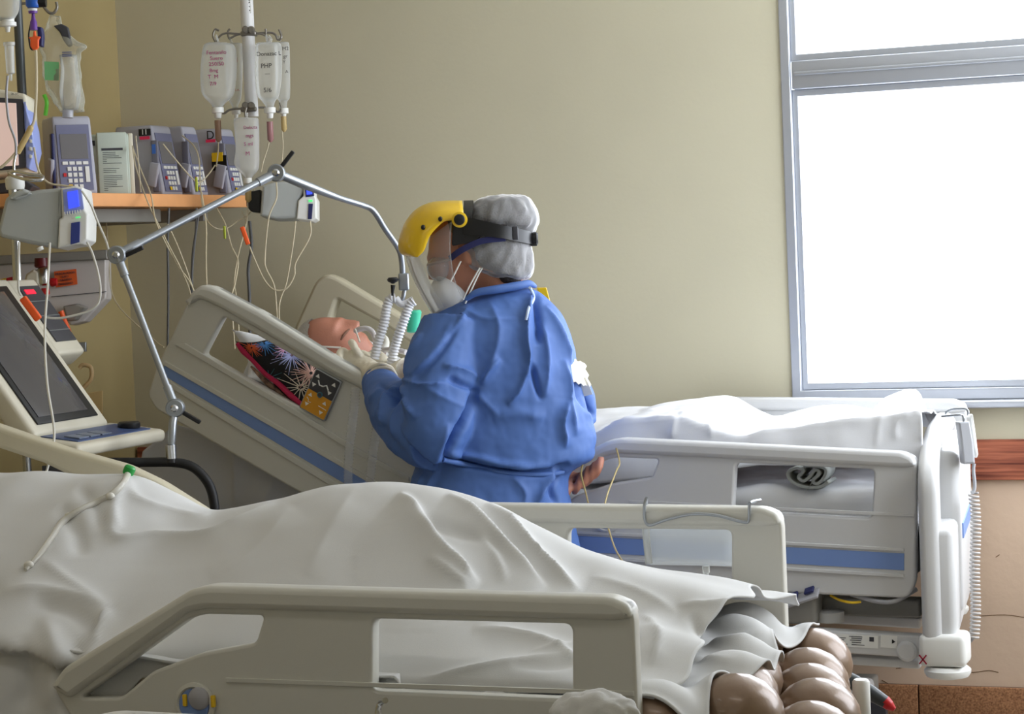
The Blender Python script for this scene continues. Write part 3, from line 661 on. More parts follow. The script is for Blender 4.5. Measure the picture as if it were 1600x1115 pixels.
lathe('motor_drum', [(0.02, 0), (0.04, 0.004), (0.04, 0.03), (0.02, 0.034)], atY(1296, 972, YN + 0.08), M_bed2, bed1)
tube('yellow_wire', [atY(1298, 930, YN + 0.02), atY(1312, 937, YN), atY(1330, 941, YN - 0.01), atY(1345, 940, YN)], 0.0035, M_yellow, bed1)
tube('loose_cable', [atY(1330, 928, YN + 0.02), atY(1370, 939, YN - 0.01), atY(1400, 938, YN - 0.01), atY(1432, 920, YN + 0.03)], 0.006, mat('pale_grey', C(170, 170, 176)), bed1)

# ---- far bed mattress, sheets, pillows, rolled blanket
ZM = 0.852
mat1 = thing('mattress', (-2.2, 6.26, 0.68), 'white covered mattress of the raised bed by the back wall', 'mattress')
nx, ny = 90, 40
def wavybox(nm, x0, x1, y0, y1, z0, z1, mm, parent, amp=0.01):
    v, f = g_box(((x0 + x1) / 2, (y0 + y1) / 2, (z0 + z1) / 2), (x1 - x0, y1 - y0, z1 - z0), bev=0.03)
    v, f = remesh((v, f), 0.014, 2); v = wrinkle(v, f, amp, 9.0); return mk(nm, v, f, mm, parent, 180)
wavybox('foot_section', -2.38, XFB - 0.06, YN + 0.06, YFAR - 0.05, 0.69, ZM - 0.02, M_sheetc, mat1)
an = math.radians(29); hax = np.array([[-math.cos(an), 0, math.sin(an)], [0, 1, 0], [math.sin(an), 0, math.cos(an)]])
v, f = g_box(np.array([-2.36, 6.26, 0.76]) + hax[0] * 0.42, (0.86, 0.82, 0.15), hax, bev=0.03)
mk('head_section', v, f, M_sheetc, mat1, 60)
top = smoothline(np.array(pxY([(860, 640), (925, 638), (986, 635), (1020, 634), (1058, 626), (1123, 619), (1144, 620), (1160, 628), (1203, 651), (1250, 640), (1285, 634), (1340, 634), (1385, 638), (1400, 622), (1420, 612), (1458, 609), (1466, 640)], 6.34)), 6)
rdg = smoothline(np.array(pxY([(850, 690), (925, 677), (970, 658), (1010, 654), (1058, 652), (1110, 668), (1160, 682), (1200, 671), (1250, 664), (1340, 654), (1424, 644), (1456, 647), (1470, 672)], YN + 0.10)), 6)
x0_, x1_ = -2.32, XFB - 0.032
xs = np.linspace(x0_, x1_, 200); sv = np.linspace(0, 1, 110); X = np.zeros((110, 200)); Yg = X.copy(); Z = X.copy()
for i, x in enumerate(xs):
    zr = np.interp(x, rdg[:, 0], rdg[:, 1]); zt_ = np.interp(x, top[:, 0], top[:, 1])
    zb = np.interp(x, [-2.3, -1.75, -1.55, -1.2, -1.1], [0.82, 0.865, 0.892, 0.888, 0.86]); dr = zr - zb; L = 0.82 + dr; s = sv * L
    y = YN + 0.10 + np.clip(s - dr, 0, None); t = np.clip((y - YN - 0.10) / (6.34 - YN - 0.10), 0, 1); sm_ = t * t * (3 - 2 * t)
    z = zr + (zt_ - zr) * sm_ - np.clip(dr - s, 0, None); t2 = np.clip((y - 6.34) / 0.36, 0, 1); z = z - (zt_ - 0.92) * t2 ** 1.5
    X[:, i] = x; Yg[:, i] = y - 0.022 * np.clip((dr - s) / max(dr, .02), 0, 1); Z[:, i] = z
X = X - 0.12 * (Yg - YN - 0.1) * np.clip((X - x0_) / (x1_ - x0_), 0, 1) ** 4
L1 = [([(930, 672), (975, 655), (1030, 652), (1060, 651)], 0.010, 6, 's'), ([(1058, 652), (1052, 670), (1050, 686)], 0.010, 6, 's'), ([(1060, 650), (1090, 640), (1120, 636)], 0.012, 6, 's'), ([(1058, 651), (1120, 664), (1180, 671)], 0.012, 5, 's'),
      ([(1120, 638), (1150, 650), (1190, 668)], 0.010, 7, 's'), ([(1105, 660), (1115, 682)], 0.008, 5, 's'), ([(1370, 700), (1375, 660), (1385, 650)], 0.006, 6, 's'), ([(1400, 690), (1402, 660), (1425, 645)], 0.007, 6, 's'), ([(1440, 690), (1445, 665), (1440, 648)], 0.009, 5, 's'),
      ([(1000, 640), (1040, 645), (1075, 640)], 0.008, 6, 's'), ([(1395, 640), (1410, 625), (1440, 618)], -0.01, 6, 'r'), ([(1410, 612), (1425, 628), (1440, 640)], 0.01, 6, 's'), ([(1250, 645), (1300, 648), (1360, 642)], 0.008, 7, 's')]
cloth('bed_sheet', X, Yg, Z, M_sheetc, L1, 'bright white sheet over the legs of the patient below the window', 'sheet', wr=(0.006, 8.0))
# white sheet hanging below the raised head rail, its shade painted in as grey
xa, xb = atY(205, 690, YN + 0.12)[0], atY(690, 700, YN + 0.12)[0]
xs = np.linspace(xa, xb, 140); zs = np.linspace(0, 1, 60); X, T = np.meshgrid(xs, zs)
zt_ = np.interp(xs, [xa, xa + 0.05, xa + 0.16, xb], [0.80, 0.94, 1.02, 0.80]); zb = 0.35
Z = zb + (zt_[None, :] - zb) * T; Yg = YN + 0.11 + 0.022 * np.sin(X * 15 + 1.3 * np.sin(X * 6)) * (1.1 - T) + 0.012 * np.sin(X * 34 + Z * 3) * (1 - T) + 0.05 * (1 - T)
cloth('hanging_sheet', X, Yg, Z, mat('shaded_white_sheet', C(196, 198, 204), 0.85, bump=0.06, bscale=500), [([(365, 700), (372, 740), (370, 790)], 0.02, 9, 's'), ([(430, 750), (410, 790)], 0.012, 9, 's'), ([(240, 650), (228, 700), (230, 740)], 0.015, 10, 's')],
      'white sheet coloured grey for shade, hanging below the raised bed head, behind the jointed metal arm', 'sheet')
def cushion(nm, corners, thick, mm, parent=None, pw=0.5, amp=0.004, **k):
    c = [np.asarray(q) for q in corners]; n = unit(np.cross(c[1] - c[0], c[3] - c[0])); N = 26; V_ = []; Fc = []
    for side in (1, -1):
        for j in range(N + 1):
            for i in range(N + 1):
                a, b = i / N, j / N; e = (max(1 - (2 * a - 1) ** 2, 0) * max(1 - (2 * b - 1) ** 2, 0)) ** pw
                pin = 0.06 * (1 - abs(2 * a - 1) ** 2) * (2 * b - 1) ** 3; pin2 = 0.06 * (1 - abs(2 * b - 1) ** 2) * (2 * a - 1) ** 3
                aa, bb_ = a - pin2, b - pin
                p = (1 - aa) * (1 - bb_) * c[0] + aa * (1 - bb_) * c[1] + aa * bb_ * c[2] + (1 - aa) * bb_ * c[3]
                V_.append(p + n * side * (thick / 2 * e + amp * math.sin(a * 19 + b * 11) * e))
    for s in range(2):
        for j in range(N):
            for i in range(N):
                q = [s * (N + 1) ** 2 + j * (N + 1) + i + d for d in (0, 1, N + 2, N + 1)]; Fc.append(tuple(q) if s == 0 else tuple(q[::-1]))
    v = np.array(V_); bm = bmesh.new()
    for p in v: bm.verts.new(p)
    bm.verts.ensure_lookup_table()
    for q in Fc: bm.faces.new([bm.verts[i] for i in q])
    bmesh.ops.remove_doubles(bm, verts=bm.verts[:], dist=1e-5); bm.verts.index_update()
    v = np.array([list(q.co) for q in bm.verts]); Fc = [[q.index for q in fc.verts] for fc in bm.faces]; bm.free()
    return mk(nm, v, Fc, mm, parent, 180, **k), v, Fc
cushion('pillow', [V(362, 514, 6.62), V(560, 560, 6.62), V(585, 660, 6.5), V(385, 590, 6.5)], 0.10, M_sheetc, label='white pillow under the dark patterned cushion, behind the raised bed rail', cat='pillow')
cush = thing('cushion', V(450, 620, 6.52), 'black cushion printed with bursting flowers and edged in pink, seen through the bed rail', 'cushion')
cq = [V(368, 533, 6.50), V(452, 520, 6.62), V(560, 610, 6.56), V(490, 668, 6.44)]
co_, cv, cf = cushion('cover', cq, 0.10, mat('black_fabric', C(20, 20, 24), 0.8, bump=0.1, bscale=200), cush)
cb_ = bvh_of(cv, cf)
tube('piping', [cast(cb_, a, b, 0.003, 6.5) for a, b in ((370, 536), (380, 548), (396, 563), (415, 583), (436, 600), (455, 618), (472, 632))], [0.005, 0.009, 0.008, 0.009, 0.008, 0.009, 0.006], mat('pink_trim', C(196, 40, 84), 0.8, bump=0.5, bscale=400), cush)
rnd = random.Random(7)
for (cx, cy, rr, n, colr) in ((456, 555, 34, 30, C(176, 182, 226)), (393, 543, 20, 26, C(206, 92, 50)), (413, 537, 24, 20, C(90, 150, 215)), (486, 583, 34, 34, C(232, 190, 178)), (445, 545, 20, 14, C(214, 160, 190)), (470, 605, 40, 14, C(226, 214, 196)), (420, 590, 20, 12, C(60, 110, 120))):
    g = Geo()
    for k in range(n):
        a = 2 * math.pi * k / n + rnd.uniform(-.1, .1); L = rr * rnd.uniform(.6, 1.1)
        P = [cast(cb_, cx + s * L * math.cos(a) * 1.1, cy + s * L * math.sin(a) * 0.85, 0.001, None) if cb_.ray_cast(Vector(CAM), Vector(unit(rayd(cx + s * L * math.cos(a) * 1.1, cy + s * L * math.sin(a) * 0.85))))[0] is not None else None for s in (0.1, 0.4, 0.7, 1.0)]
        P = [p for p in P if p is not None]
        if len(P) > 1: g.add(*g_tube(np.array(P), np.linspace(0.0018, 0.0006, len(P)), 5))
    if g.n: mk('flower_print', *g.get(), mat('print_%d_%d' % (cx, cy), colr, 0.8), cush, 60)
# tan folded edge below the piping
tube('hem', [cast(cb_, a, b, 0.001, 6.5) for a, b in ((392, 572), (412, 592), (435, 612), (460, 632), (468, 640))], [0.003, 0.008, 0.009, 0.008, 0.004], mat('tan_print', C(196, 156, 128), 0.8, col2=C(40, 30, 30), var=0.2, vscale=60), cush)
# rolled towel in the rail opening
def ribbon_loop(path, t):
    p = smoothline(np.array(path, float), 6); d = np.gradient(p, axis=0); d /= np.linalg.norm(d, axis=1)[:, None]; n = np.stack([-d[:, 1], d[:, 0]], -1)
    return list(p + n * t / 2) + list((p - n * t / 2)[::-1])
sp = pxY([(1300, 749), (1288, 757), (1262, 757), (1243, 748), (1238, 735), (1250, 728), (1262, 732), (1254, 742), (1262, 748), (1272, 741), (1280, 731), (1287, 736), (1276, 748), (1284, 752), (1294, 742), (1296, 730), (1282, 725), (1262, 724)], YN + 0.085)
rt = mk('rolled_towel', *plate_geo([ribbon_loop(sp, 0.0085)], (0, YN + 0.085, 0), EX, EZ, 0.10, 0.002), mat('grey_towel', C(196, 200, 196), 0.9, bump=0.8, bscale=600), None, 60, label='rolled grey-white towel tucked between mattress and sheet, seen through the rail opening', cat='towel')
# ---- the patient
def head_geo(c, f, u, k=1.0):
    """head with brow, sockets, closed lids, nose, lips, chin and ears; f = facing, u = crown direction"""
    f = unit(f); u = unit(np.asarray(u) - f * (np.asarray(u) @ f)); s = np.cross(f, u); v, fc = g_ell((0, 0, 0), (1, 1, 1), seg=110, rings=80); out = []
    for p in v:
        ns, nf, nu = p; S, Fv, U = ns * 0.076, nf * 0.097, nu * 0.118
        if nu < 0: S *= 1 - 0.28 * (-nu) ** 1.4; Fv *= (1 - 0.30 * (-nu)) if nf < 0 else (1 + 0.02 * nu); Fv += 0.022 * nu * nu
        if nf > 0:
            a = abs(S)
            if -0.04 < U < 0.035: Fv += 0.027 * math.exp(-(S / (0.010 + 0.006 * (0.035 - U) / 0.07)) ** 2) * ((0.035 - U) / 0.062 if U > -0.027 else max(0, (U + 0.04) / 0.013))
            Fv += 0.007 * math.exp(-((U - 0.03) / 0.011) ** 2 - (S / 0.05) ** 2)
            Fv -= 0.011 * math.exp(-((a - 0.032) / 0.017) ** 2 - ((U - 0.008) / 0.013) ** 2)
            Fv += 0.006 * math.exp(-((a - 0.032) / 0.011) ** 2 - ((U - 0.006) / 0.008) ** 2)
            Fv += 0.008 * math.exp(-((U + 0.062) / 0.010) ** 2 - (S / 0.024) ** 2) - 0.007 * math.exp(-((U + 0.062) / 0.003) ** 2 - (S / 0.022) ** 2)
            Fv += 0.006 * math.exp(-((U + 0.098) / 0.014) ** 2 - (S / 0.022) ** 2)
        out.append(np.asarray(c) + k * (s * S + f * Fv + u * U))
    g = Geo(); g.add(np.array(out), fc)
    for q in (-1, 1): g.add(*g_ell(np.asarray(c) + k * (s * q * 0.076 - f * 0.012 - u * 0.005), (0.011, 0.02, 0.032), np.array([s, f, u]), 14, 10))
    return g, s, f, u
M_skin = mat('skin', C(186, 128, 102), 0.5, sub=0.15, var=0.06, vscale=30, bump=0.1, bscale=200)
M_skin2 = mat('skin_tan', C(176, 118, 96), 0.5, sub=0.08, var=0.06, vscale=30, bump=0.1, bscale=200)
hc = V(521, 548, 6.72)
fdir = 0.5 * R0 + 0.82 * ZU - 0.22 * HF; udir = -0.85 * R0 + 0.5 * ZU
g, hs, hf, hu = head_geo(hc, fdir, udir)
g.add(*g_tube([hc - hu * 0.05 - hf * 0.02, hc - hu * 0.16 - hf * 0.03, hc - hu * 0.22 - hf * 0.04], [0.055, 0.055, 0.07], 20))
ch = hc - hu * 0.24 - hf * 0.05
g.add(*g_loft([np.array([p + hs * a * math.cos(t) + hf * b * math.sin(t) for t in np.linspace(0, 2 * math.pi, 24, endpoint=False)]) for p, a, b in ((ch + hu * 0.03, 0.09, 0.06), (ch - hu * 0.03, 0.19, 0.09), (ch - hu * 0.22, 0.17, 0.11), (ch - hu * 0.4, 0.16, 0.10))]))
for zz in (6.10, 6.40): g.add(*g_tube([np.array([-2.5, zz, 0.92]), np.array([-1.9, zz, 0.92]), np.array([-1.6, zz, 0.915]), np.array([-1.3, zz, 0.905])], [0.08, 0.06, 0.045, 0.035], 16))
g.add(*g_ell((-2.55, 6.26, 0.93), (0.22, 0.17, 0.10)))
# near arm and hand resting by the foot rail
hd = lambda a, b, d=6.02: V(a, b, d)
sh = ch - hs * 0.0; arm = [V(640, 640, 6.42), V(740, 700, 6.30), V(860, 748, 6.14), V(895, 752, 6.07)]
g.add(*g_tube(smoothline(arm, 6), np.interp(np.linspace(0, 1, 19), [0, .4, .9, 1], [0.05, 0.042, 0.03, 0.028]), 16))
g.add(*g_ell(V(908, 750, 6.07), (0.035, 0.03, 0.022), np.array([unit(R0 + 0.35 * ZU), HF, unit(ZU - 0.35 * R0)])))
for k, (a, b) in enumerate(((903, 757), (914, 748), (925, 740), (934, 733))):
    g.add(*g_tube(smoothline([hd(a + 5, b - 16, 6.05), hd(a + 3, b - 6, 6.015), hd(a - 2, b + 6, 6.01), hd(a - 6, b + 13, 6.035)], 4), [0.0105] * 9 + [0.0095, 0.009, 0.0085, 0.006], 10))
g.add(*g_tube(smoothline([hd(892, 752, 6.06), hd(889, 758, 6.02), hd(886, 768, 6.0), hd(884, 776, 6.01)], 4), [0.012] * 8 + [0.0115, 0.011, 0.010, 0.009, 0.006], 12))
pv, pf = remesh(g.get(), 0.0045, 3)
pat = mk('person', pv, pf, M_skin2, None, 180, label='patient lying on the raised bed with a breathing tube, face and one hand showing', cat='person')
pb = bvh_of(pv, pf)
# grey hair on the crown
sel = [(p - hc) @ hu > 0.068 + 0.6 * max((p - hc) @ hf, -0.01) and np.linalg.norm(p - hc) < 0.14 for p in pv]
nn = vnormals(pv, pf); fsel = [q for q in pf if all(sel[i] for i in q)]
ids = sorted({i for q in fsel for i in q}); mp_ = {i: k for k, i in enumerate(ids)}
hv = np.array([pv[i] + nn[i] * (0.005 + 0.002 * noise.noise(Vector(pv[i]) * 180)) for i in ids])
mk('hair', hv, [tuple(mp_[i] for i in q) for q in fsel], mat('grey_hair', C(222, 216, 206), 0.8, bump=1.0, bscale=500), pat, 180)
tsel = [((p - hc) @ hu < -0.2 and p[0] < V(850, 740, 6.15)[0]) for p in pv]
fsel = [q for q in pf if all(tsel[i] for i in q)]; ids = sorted({i for q in fsel for i in q}); mp_ = {i: k for k, i in enumerate(ids)}
gv_ = np.array([pv[i] + nn[i] * (0.010 + 0.006 * noise.noise(Vector(pv[i]) * 14)) for i in ids])
mk('patient_gown', gv_, [tuple(mp_[i] for i in q) for q in fsel], M_sheetc, pat, 180)
tube('eyebrow', [cast(pb, a, b, 0.0005, 6.7) for a, b in ((533, 531), (536, 525), (541, 519), (546, 514))], [0.002, 0.0045, 0.004, 0.002], mat('brow_hair', C(120, 86, 70), 0.9), pat)
# breathing tube fittings at the mouth
vent_c = thing('breathing_tube', V(578, 525, 6.66), 'white breathing tube and ties held at the patient mouth', 'medical tube')
tube('airway', [V(556, 517, 6.62), V(562, 514, 6.60), V(574, 513, 6.59), V(583, 520, 6.58), V(587, 535, 6.55), V(592, 548, 6.5)], 0.008, mat('milky_tube', C(206, 200, 200), 0.3, alpha=0.9), vent_c)
tube('tie', [cast(pb, a, b, 0.002, 6.68) for a, b in ((500, 541), (515, 542), (533, 543))], 0.003, M_linew, vent_c)
tube('cuff_line', [V(555, 514, 6.58), V(558, 522, 6.57), V(562, 534, 6.55)], 0.0025, M_linew, vent_c)
tube('mouth_guard', [V(594, 523, 6.6), V(602, 530, 6.58), V(603, 540, 6.56), V(597, 548, 6.55)], 0.010, M_linew, vent_c)
lathe('swivel', [(0.012, 0), (0.014, 0.01), (0.014, 0.03), (0.010, 0.035)], V(602, 556, 6.52), mat('grey_clear', C(150, 130, 124), 0.3), vent_c, axis=-R0 + 0.3 * ZU)
tube('connector', [V(592, 547, 6.5), V(615, 546, 6.47), V(634, 550, 6.45)], 0.008, mat('milky_tube', C(206, 200, 200)), vent_c)
# ---------------------------------------------------------------- the nurse
DN = 6.02
def g_ribbon(pts, up, h, t=0.004, n=8):
    P = smoothline(pts, n); T = np.gradient(P, axis=0); T /= np.linalg.norm(T, axis=1)[:, None]; h = np.interp(np.linspace(0, 1, len(P)), np.linspace(0, 1, len(np.atleast_1d(h))), np.atleast_1d(h)); V_ = []
    for p, tt_, hh in zip(P, T, h):
        u = unit(np.asarray(up) - tt_ * (np.asarray(up) @ tt_)); w = np.cross(tt_, u); V_ += [p + u * hh / 2 + w * t / 2, p + u * hh / 2 - w * t / 2, p - u * hh / 2 - w * t / 2, p - u * hh / 2 + w * t / 2]
    f = [(i * 4 + k, i * 4 + (k + 1) % 4, i * 4 + 4 + (k + 1) % 4, i * 4 + 4 + k) for i in range(len(P) - 1) for k in range(4)] + [(3, 2, 1, 0), tuple(len(P) * 4 - 4 + k for k in range(4))]
    return np.array(V_), f
M_gown = mat('blue_gown', C(78, 112, 178), 0.6, bump=0.12, bscale=900, var=0.05, vscale=9)
g = Geo()
rows = [(449, 768, 826, DN, 0.055), (456, 742, 842, DN, 0.075), (468, 718, 858, DN, 0.10), (482, 690, 872, DN, 0.125), (500, 662, 884, DN, 0.14), (525, 643, 893, DN, 0.155), (560, 636, 901, DN, 0.16), (600, 636, 908, DN, 0.165), (640, 642, 918, DN, 0.165), (680, 648, 926, DN, 0.165), (712, 652, 928, DN, 0.165), (726, 650, 906, DN, 0.16), (745, 644, 888, DN, 0.155), (787, 636, 892, DN, 0.165), (860, 632, 908, DN, 0.175), (960, 626, 916, DN, 0.18), (1100, 616, 922, DN, 0.185), (1180, 614, 922, DN, 0.185)]
g.add(*g_loft([r[::-1] for r in interp_rings(rows, 5, 56, 2.25)]))
def arm_tube(pts, rad, seg=24):
    p = smoothline(pts, 8); g.add(*g_tube(p, np.interp(np.linspace(0, 1, len(p)), np.linspace(0, 1, len(rad)), rad), seg))
# left sleeve, elbow bent, forearm reaching to the patient
arm_tube([V(712, 515, DN - 0.06), V(695, 565, DN - 0.10), V(690, 620, DN - 0.13), V(684, 665, DN - 0.15), V(668, 690, DN - 0.13)], [0.095, 0.098, 0.098, 0.09, 0.082])
arm_tube([V(680, 690, DN - 0.14), V(652, 678, DN - 0.07), V(622, 645, DN + 0.03), V(600, 612, DN + 0.14), V(590, 592, DN + 0.20)], [0.078, 0.082, 0.076, 0.058, 0.046])
g.add(*g_ell(V(640, 640, DN + 0.0), (0.085, 0.06, 0.085)))
# right sleeve behind the back
arm_tube([V(852, 545, DN + 0.06), V(880, 580, DN + 0.10), V(905, 618, DN + 0.13), V(908, 660, DN + 0.14)], [0.06, 0.046, 0.042, 0.042])
arm_tube([V(906, 668, DN + 0.14), V(820, 640, DN + 0.30), V(700, 600, DN + 0.36), V(640, 580, DN + 0.36)], [0.04, 0.05, 0.05, 0.045])
gv, gf = remesh(g.get(), 0.0052, 5)
GL = [  # folds of the gown, traced
    ([(745, 605), (728, 650), (705, 690), (690, 716)], -0.030, 6, 'r'),
    ([(690, 716), (720, 722), (790, 736), (850, 738), (890, 722)], -0.022, 5, 'r'), ([(690, 706), (740, 714), (800, 727), (860, 727)], 0.010, 6, 'r'),
    ([(736, 478), (705, 520), (672, 560), (640, 590)], 0.014, 8, 's'), ([(720, 500), (690, 545), (650, 592)], -0.012, 7, 'r'), ([(765, 468), (780, 520), (760, 590), (748, 606)], 0.008, 12, 's'),
    ([(835, 452), (826, 480), (822, 520), (826, 560), (822, 590)], 0.016, 6, 's'), ([(834, 455), (840, 500), (840, 540)], -0.014, 6, 'r'),
    ([(850, 478), (868, 508), (885, 545), (890, 570)], 0.012, 6, 's'), ([(845, 500), (855, 560), (852, 620)], 0.010, 7, 's'), ([(826, 570), (812, 610), (792, 632)], 0.012, 5, 's'), ([(830, 568), (838, 600), (846, 625)], -0.012, 5, 'r'),
    ([(880, 560), (888, 600), (890, 640), (900, 680)], 0.012, 7, 's'), ([(895, 590), (910, 630), (928, 650)], -0.012, 5, 'r'), ([(885, 625), (878, 660), (884, 700)], 0.014, 7, 's'), ([(905, 622), (922, 660), (928, 700)], 0.010, 5, 's'),
    ([(690, 570), (730, 580), (748, 600)], 0.010, 7, 's'), ([(750, 600), (765, 580), (782, 560)], 0.012, 6, 's'), ([(700, 590), (725, 602), (745, 608)], -0.010, 5, 'r'), ([(740, 610), (760, 630), (780, 650)], 0.006, 8, 's'),
    ([(632, 592), (660, 602), (700, 598)], 0.012, 6, 's'), ([(632, 592), (640, 630), (650, 655)], 0.014, 6, 's'), ([(632, 595), (620, 625), (612, 640)], -0.012, 6, 'r'), ([(575, 628), (605, 612), (630, 606)], 0.012, 5, 's'), ([(598, 665), (600, 630), (612, 610)], 0.012, 6, 's'),
    ([(590, 600), (620, 618), (640, 622)], -0.010, 5, 'r'), ([(612, 690), (616, 650), (640, 622)], 0.008, 7, 's'), ([(585, 650), (610, 690), (640, 722)], -0.006, 10, 'r'),
    ([(700, 660), (690, 700), (670, 730)], 0.008, 9, 's'), ([(655, 600), (700, 625), (735, 640)], 0.006, 10, 's'),
    ([(770, 655), (810, 645), (850, 655)], 0.006, 12, 'r'), ([(870, 728), (850, 760), (838, 790)], 0.014, 6, 's'), ([(880, 735), (860, 760), (872, 790)], -0.010, 5, 'r'), ([(660, 740), (656, 770), (652, 800)], 0.010, 6, 's'), ([(640, 735), (636, 780)], 0.008, 6, 's'), ([(690, 725), (670, 760), (664, 800)], 0.008, 7, 's'), ([(800, 742), (820, 770), (815, 800)], 0.006, 8, 's'), ([(720, 480), (760, 500), (810, 498)], 0.006, 8, 's'), ([(660, 520), (640, 560), (636, 600)], 0.008, 6, 's')]
gv = crease(gv, gf, [(p_, a_ * 1.5, w_ * 0.85, k_) for p_, a_, w_, k_ in GL]); gv = wrinkle(gv, gf, 0.0035, 9.0); gv = wrinkle(gv, gf, 0.0018, 26.0, seed=3)
# body under the gown: head, neck, torso, arms, legs as one surface
g = Geo(); nc = V(728, 396, DN)
gh, ns, nf, nu = head_geo(nc, -0.93 * R0 + 0.10 * HF - 0.34 * ZU, -0.34 * R0 * 0.3 + ZU, 1.0); g.add(*gh.get())
g.add(*g_tube(smoothline([V(752, 400, DN), V(772, 430, DN), V(786, 462, DN), V(790, 500, DN)], 6), np.interp(np.linspace(0, 1, 19), [0, .5, 1], [0.062, 0.062, 0.08]), 24))
g.add(*g_loft([r[::-1] for r in interp_rings([(462, 755, 830, DN, .06), (480, 720, 855, DN, .08), (520, 680, 878, DN, .11), (600, 670, 885, DN, .12), (700, 685, 880, DN, .12), (780, 670, 875, DN, .12), (860, 665, 880, DN, .12)], 3, 32)]))
for s in (-1, 1):
    hx = V(770 + s * 55, 850, DN); g.add(*g_tube([hx, np.array([hx[0], hx[1], 0.45]), np.array([hx[0], hx[1], 0.09])], [0.085, 0.055, 0.045], 16))
    g.add(*g_ell(np.array([hx[0] - 0.06, hx[1], 0.045]), (0.125, 0.045, 0.045)))
for P, rr in (([V(705, 525, DN - .06), V(690, 620, DN - .12), V(676, 680, DN - .12)], .05), ([V(676, 680, DN - .12), V(630, 640, DN + .03), V(592, 594, DN + .2)], .035), ([V(852, 545, DN + .05), V(900, 610, DN + .12), V(905, 660, DN + .14)], .025), ([V(905, 660, DN + .14), V(760, 620, DN + .33), V(640, 580, DN + .36)], .033)):
    g.add(*g_tube(smoothline(P, 5), rr, 14))
nv, nfc = remesh(g.get(), 0.0055, 3)
nurse = mk('person', nv, nfc, M_skin, None, 180, label='standing nurse in a blue gown, yellow face shield and white cap, bent towards the patient', cat='person')
nb = bvh_of(nv, nfc)
gown = mk('gown', gv, gf, M_gown, nurse, 180, label='blue disposable gown'); gb = bvh_of(gv, gf)
def ongown(nm, px, r, mm, off=0.003, parent=None, **k):
    return tube(nm, [cast(gb, a, b, off, DN - 0.1) for a, b in px], r, mm, parent or gown, **k)
# collar edge and ties
tube('collar', [V(728, 468, DN - .085), V(745, 457, DN - .09), V(775, 452, DN - .09), V(805, 447, DN - .075), V(826, 443, DN - .05), V(836, 447, DN - .02)], [0.006, 0.010, 0.012, 0.012, 0.010, 0.006], M_gown, gown)
ongown('neck_tie', [(828, 449), (834, 465), (826, 482), (822, 500)], 0.004, mat('pale_tie', C(190, 206, 236), 0.7))
ongown('waist_tie', [(692, 718), (740, 728), (790, 738), (850, 741), (880, 737)], 0.0075, M_gown, 0.0)
tape = Geo(); N = 8
V_ = [V(884 + 30 * i / N + (2.0 * math.sin(j * 2.1) if i in (0, N) else 0) + 9 * j / N, 557 + 38 * j / N + 10 * i / N + (2 * math.sin(i * 2.7) if j in (0, N) else 0), DN - 0.085 + 0.10 * (i / N) ** 1.5 - 0.012 * j / N) for j in range(N + 1) for i in range(N + 1)]
tp = mk('tape_patch', V_, [(j * (N + 1) + i, (j + 1) * (N + 1) + i, (j + 1) * (N + 1) + i + 1, j * (N + 1) + i + 1) for j in range(N) for i in range(N)], mat('paper_tape', C(232, 228, 216), 0.8), gown, 180)
tp.modifiers.new('thickness', 'SOLIDIFY').thickness = 0.002
mk('tape_tail', *g_ribbon([V(908, 592, DN - 0.03), V(914, 604, DN - 0.02), V(919, 617, DN + 0.0)], R0, 0.024, 0.002), MATS['paper_tape'], gown, 40)
# yellow plastic tab standing up behind the far shoulder
mk('yellow_tab', *plate_geo([fillet([(-0.013, -0.05), (0.012, -0.05), (0.012, 0.04), (-0.014, 0.04)], 0.003)], V(853, 472, DN + 0.02), R0 + 0.12 * ZU * 0, ZU - 0.22 * R0, 0.008, 0.002), M_yellow, nurse, 40)
# hair gathered under the cap
hr_ = [(312, 768, 806, DN, 0.03), (322, 745, 824, DN, 0.062), (340, 728, 832, DN, 0.082), (358, 716, 830, DN, 0.088), (376, 706, 826, DN, 0.09), (396, 712, 828, DN, 0.09), (412, 736, 828, DN, 0.088), (426, 762, 822, DN, 0.078), (440, 772, 814, DN, 0.062)]
hv_, hf_ = g_loft([r[::-1] for r in interp_rings(hr_, 5, 48, 2.1)]); hv_ = wrinkle(hv_, hf_, 0.005, 30.0)
mk('hair', hv_, hf_, mat('dark_hair', C(52, 46, 46), 0.6, bump=0.8, bscale=220), nurse, 180)
